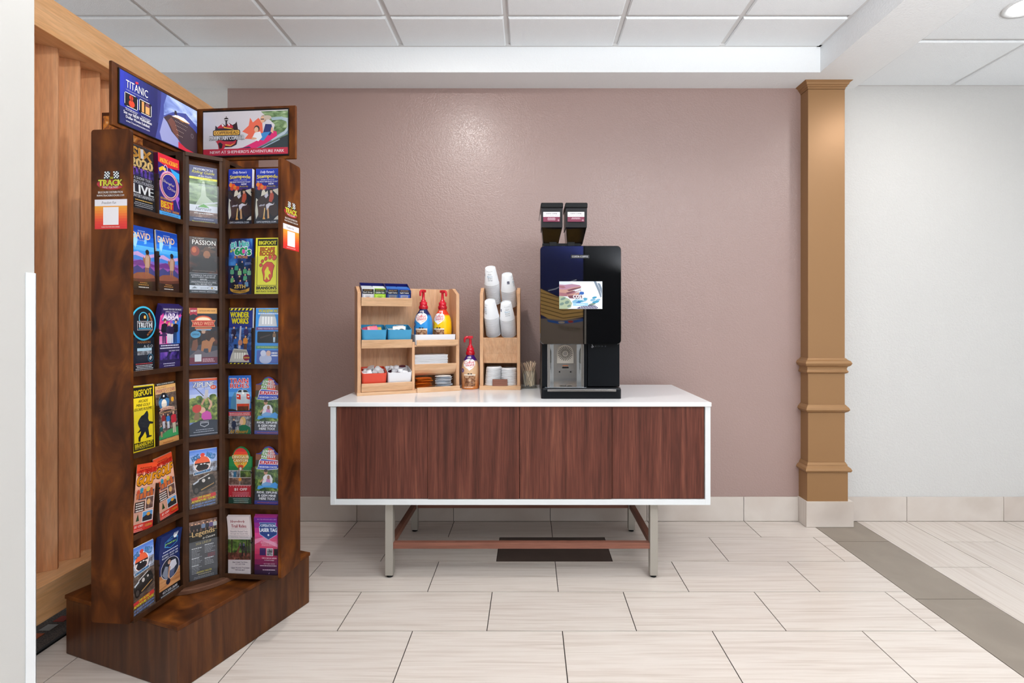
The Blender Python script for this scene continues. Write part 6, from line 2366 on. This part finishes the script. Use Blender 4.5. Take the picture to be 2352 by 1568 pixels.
DINO = [(0, 0, 100), (40, 0, 100), (100, 0, 100), (150, 0, 100), (186, 0, 100), (188, 14, 90), (200, 17, 87), (210, 23, 81), (218, 31, 73), (224, 40, 64), (227, 48, 56)]


def d_horse(a):
    a.rect(0, 0, 100, 228, 'd4c8c8')
    a.text('Horseback', 47, 208, 62, 14, '8c2c34', bold=0.03)
    a.text('Trail Rides', 50, 190, 66, 13, '8c2c34', bold=0.03)
    a.rect(14, 178, 88, 179, '8a7c80', 1)
    a.text('Beautiful Shaded Trails', 50, 168, 76, 6.5, '4a4058', bold=0.0)
    a.text('through the Ozark Hills', 50, 158, 78, 6.5, '4a4058', bold=0.0)
    a.rect(6, 151, 94, 152, '8a7c80', 1)
    a.text('Gentle Horses - Family Oriented', 50, 145, 76, 5, '4a4058', shear=0.2, bold=0.0)
    a.rect(0, 56, 100, 136, 'p_autumn')
    a.rect(0, 84, 100, 136, 'p_forest')
    for x in (14, 80, 90):
        a.rect(x, 84, x + 5, 136, '2a2018', 1)
    a.poly([(36, 84), (46, 84), (54, 112), (50, 112)], '7a4038')
    a.poly([(60, 70), (66, 70), (68, 92), (74, 92), (76, 72), (82, 72), (80, 104), (72, 116), (62, 112)], '241c1c')
    a.person(70, 98, 28, '5a5c78', '24243a')
    a.person(54, 100, 24, '6a5468', '24243a')
    a.text('Bear Creek Trail Rides', 54, 47, 66, 5.5, '4a4058', bold=0.0)
    a.text('417-337-7708', 54, 39, 42, 5, '4a4058', bold=0.0)
    a.text('Ozark Mountain Trail Rides', 54, 25, 82, 5.5, '4a4058', bold=0.0)
    a.text('417-545-0867', 54, 16, 42, 5, '4a4058', bold=0.0)


def d_laser(a):
    a.rect(0, 0, 100, 228, 'b81c4c')
    a.grad(0, 0, 100, 228, ['2a1236', '4a1440', '7a1a4c', 'a82454', 'c83460', 'd8406c', 'e0507c', 'd04484', 'b03080', '8a2484', '6a2088'])
    a.poly([(0, 120), (30, 136), (100, 110), (100, 122), (40, 150), (0, 140)], 'e88cb0')
    a.text('"It\'s Call of Duty brought to life!"', 56, 220, 84, 5, 'f4e4ec', shear=0.2)
    a.poly([(22, 208), (94, 208), (92, 196), (100, 190), (98, 160), (60, 138), (22, 160), (20, 190), (26, 196)], '8cb4dc')
    a.poly([(24, 206), (92, 206), (90, 196), (98, 189), (96, 161), (60, 141), (24, 161), (22, 189), (28, 196)], '1f3c7c')
    a.text('OPERATION', 60, 196, 62, 11, 'c8d4e8', bold=0.04)
    a.text('LASER TAG', 60, 178, 76, 14, 'dce4f0', bold=0.05)
    a.oval(60, 158, 4, 4, 'd8dce8')
    a.lines(24, 98, 130, 4, 5, 1.6, 'f0c8d8', 0.2)
    a.rect(22, 78, 48, 106, '3a1c60', 1)
    a.rect(52, 76, 80, 106, 'e0d8dc', 1)
    a.rect(54, 78, 78, 104, 'p_bw', 1)
    a.rect(84, 78, 100, 104, '2a1c24', 1)
    a.text('Call or visit our website', 64, 68, 64, 6, 'f4e8ee', shear=0.15, bold=0.02)
    a.text('to book today!', 64, 59, 42, 6, 'f4e8ee', shear=0.15, bold=0.02)
    a.text('417-464-4233', 64, 45, 48, 5, 'e0c4d0')
    a.lines(22, 98, 36, 1, 4, 3, 'e0c4d0', 0.05)
    a.lines(36, 90, 20, 1, 4, 3, 'e0c4d0', 0.1)
    a.poly([(62, 8), (66, 12), (64, 4)], 'c8b0d0')


FULL = 'on the '
brochure('A0', 0, d_six, 'black show brochure with big gold lettering in the top row', n=2)
brochure('A1', 0, d_acrobats, 'red and blue acrobat show brochure in the top row', n=8, depth=0.0065, dz=0.002, paper='5a1a3c')
brochure('A0', 1, d_david, 'blue sky brochure with lone figure beside the decal panel', 'pair of blue sky brochures', n=1)
brochure('A1', 1, d_david, 'blue sky brochure with lone figure beside the corner bay', 'pair of blue sky brochures', n=3)
brochure('A0', 2, d_round, 'black brochure cut with a round cyan-ringed head', slices=ROUND, paper='2a2c34', n=1, depth=0.010, lean=1.0, w=0.90)
brochure('A1', 2, d_abba, 'pink and purple tribute concert brochure with four singers', n=8, depth=0.0075, bend=0.016, lean=1.0, gap=0.0024, paper=ABBA_BACK, back=0.0016)
brochure('A0', 3, d_bigfoot_play, 'yellow brochure with a black walking silhouette', n=3, roll=1.5, w=0.95)
brochure('A1', 3, d_pirate, 'tan pirate mini golf brochure with golfers on green', n=1, roll=-1.6, paper='d8a868', w=0.95)
brochure('A0', 4, d_golf, 'orange treasure golf brochure leaning low beside the decal panel', 'pair of orange golf brochures', n=1, roll=7.6, dx=-0.0116, paper='d8a088', w=0.86, lean=1.5, depth=0.0085)
brochure('A1', 4, d_golf, 'orange treasure golf brochure standing higher beside the corner bay', 'pair of orange golf brochures', n=2, roll=-6.0, dx=0.0065, dz=0.006, paper='d8a088', w=0.86, lean=2.0, depth=0.0145)
brochure('A0', 5, d_hogwild, 'off-road tour brochure with pale blue sky in the bottom row', n=3, roll=0.5, w=0.98)
brochure('A1', 5, d_bowling, 'navy blue bowling brochure with a bending bowler', n=8, depth=0.0075, bend=0.012, gap=0.0024, paper='1b2c66', lean=1.0)
brochure('F', 0, d_moto, 'motorcycle guide brochure with navy head and green road photo', n=2, w=0.94)
brochure('F', 1, d_passion, 'dark brown outdoor play brochure with red glow', n=1, w=0.94, paper='1c1614')
brochure('F', 2, d_wildwest, 'western show brochure with a tan head band and horses', n=1, w=0.94, paper='15182a')
brochure('F', 3, d_zip, 'zip line brochure with a woman in a red helmet', n=3, w=0.94)
brochure('F', 4, d_hogwild, 'off-road tour brochure in the row above the concert line-up', n=2, w=0.93)
brochure('F', 5, d_legends, 'black and grey concert line-up brochure', n=1, w=0.94, paper='4b4d52')
brochure('B0', 0, d_stampede, 'royal blue horse show brochure beside the motorcycle guide', 'pair of royal blue dinner show brochures', n=7, depth=0.008)
brochure('B1', 0, d_stampede, 'royal blue horse show brochure above the yellow footprint brochure', 'pair of royal blue dinner show brochures', n=2, dz=0.001)
brochure('B0', 1, d_sixties, 'dark blue sixties music brochure crowded with performers', n=6, paper='16307a')
brochure('B1', 1, d_bigfoot_escape, 'yellow brochure with a large red footprint', n=1, dz=0.003)
brochure('B0', 2, d_wonder, 'blue brochure with yellow hazard stripes at both ends', n=5)
brochure('B1', 2, d_wonder2, 'light blue brochure with three framed photographs', n=2)
brochure('B0', 3, d_train, 'train ride brochure with a red and silver locomotive', n=2, roll=-1.6, w=0.95, bend=0.004, back=0.006, paper='2864bc')
brochure('B1', 3, d_runaway, 'mountain coaster brochure with rounded head beside the train brochure', 'pair of mountain coaster brochures', n=2, slices=RUN, paper='3c3c8c', back=0.004)
brochure('B0', 4, d_dino, 'green dinosaur golf brochure cut with a round balloon head', n=4, slices=DINO, paper='1f7a44', roll=-1.2, w=0.95)
brochure('B1', 4, d_runaway, 'mountain coaster brochure with rounded head beside the dinosaur golf brochure', 'pair of mountain coaster brochures', n=2, slices=RUN, paper='3c3c8c', back=0.004)
brochure('B0', 5, d_horse, 'pale pink horseback ride brochure with a forest photo', n=5, roll=-1.6, w=0.95, bend=0.010, depth=0.008, paper='d4c8c8', back=0.001)
brochure('B1', 5, d_laser, 'magenta laser tag brochure with a blue shield', n=5, roll=-1.0, w=0.96, bend=0.008, depth=0.008, paper='a0307c', back=0.0025)

# ================================================================== dark cabinet added behind the viewer to give the machine's door its reflection
dc = empty('reflection_cabinet', (0.60, -1.20, 0))
tag(dc, 'tall black cabinet with a navy and tan museum banner, added out of view for the reflection in the machine door', 'cabinet')
bx('carcass', -0.54, 0.54, -0.22, 0.18, 0.08, 2.30, 'black', dc, 0.006)
bx('plinth', -0.52, 0.52, -0.20, 0.16, 0.0, 0.08, 'black', dc)
bx('dark_reflection_panel', 0.06, 0.53, 0.18, 0.186, 0.12, 2.26, 'black', dc, 0.002)  # added black front, keeps one half of the door's reflection dark
bx('door_pull', 0.055, 0.075, 0.186, 0.205, 0.9, 1.5, 'steel_dull', dc, 0.002)
a = Art(0.001, 0.0, 0.0)
a.rect(0, 980, 560, 2260, '1b2252', 1)
a.rect(0, 980, 560, 1300, '8a7a6c', 1)
a.poly([(0, 1320), (0, 1620), (120, 1600), (300, 1560), (560, 1680), (560, 1380), (420, 1300), (240, 1280)], 'd0a45c')
for k in range(6):
    y_ = 1600 - k * 46
    a.poly([(0, y_ - 40), (0, y_ - 32), (240, y_ - 62), (560, y_ + 30), (560, y_ + 22), (240, y_ - 70)], '241a12')
a.poly([(0, 1300), (120, 1276), (300, 1268), (440, 1290), (420, 1260), (300, 1236), (120, 1246), (0, 1270)], '2c5ca8')
a.oval(150, 1262, 34, 14, 'b03a2c')
a.oval(260, 1254, 40, 12, 'c8b8a0')
a.poly([(80, 1760), (200, 1720), (330, 1650), (420, 1630), (420, 1640), (330, 1662), (200, 1732), (80, 1772)], 'c8ccd8')
a.text('MUSEUM', 170, 1180, 260, 60, '8a7a60', rot=10)
a.build('banner_print', dc, Matrix.Translation((0.04, 0.1862, 0)) @ Matrix.Rotation(math.pi, 4, 'Z'))
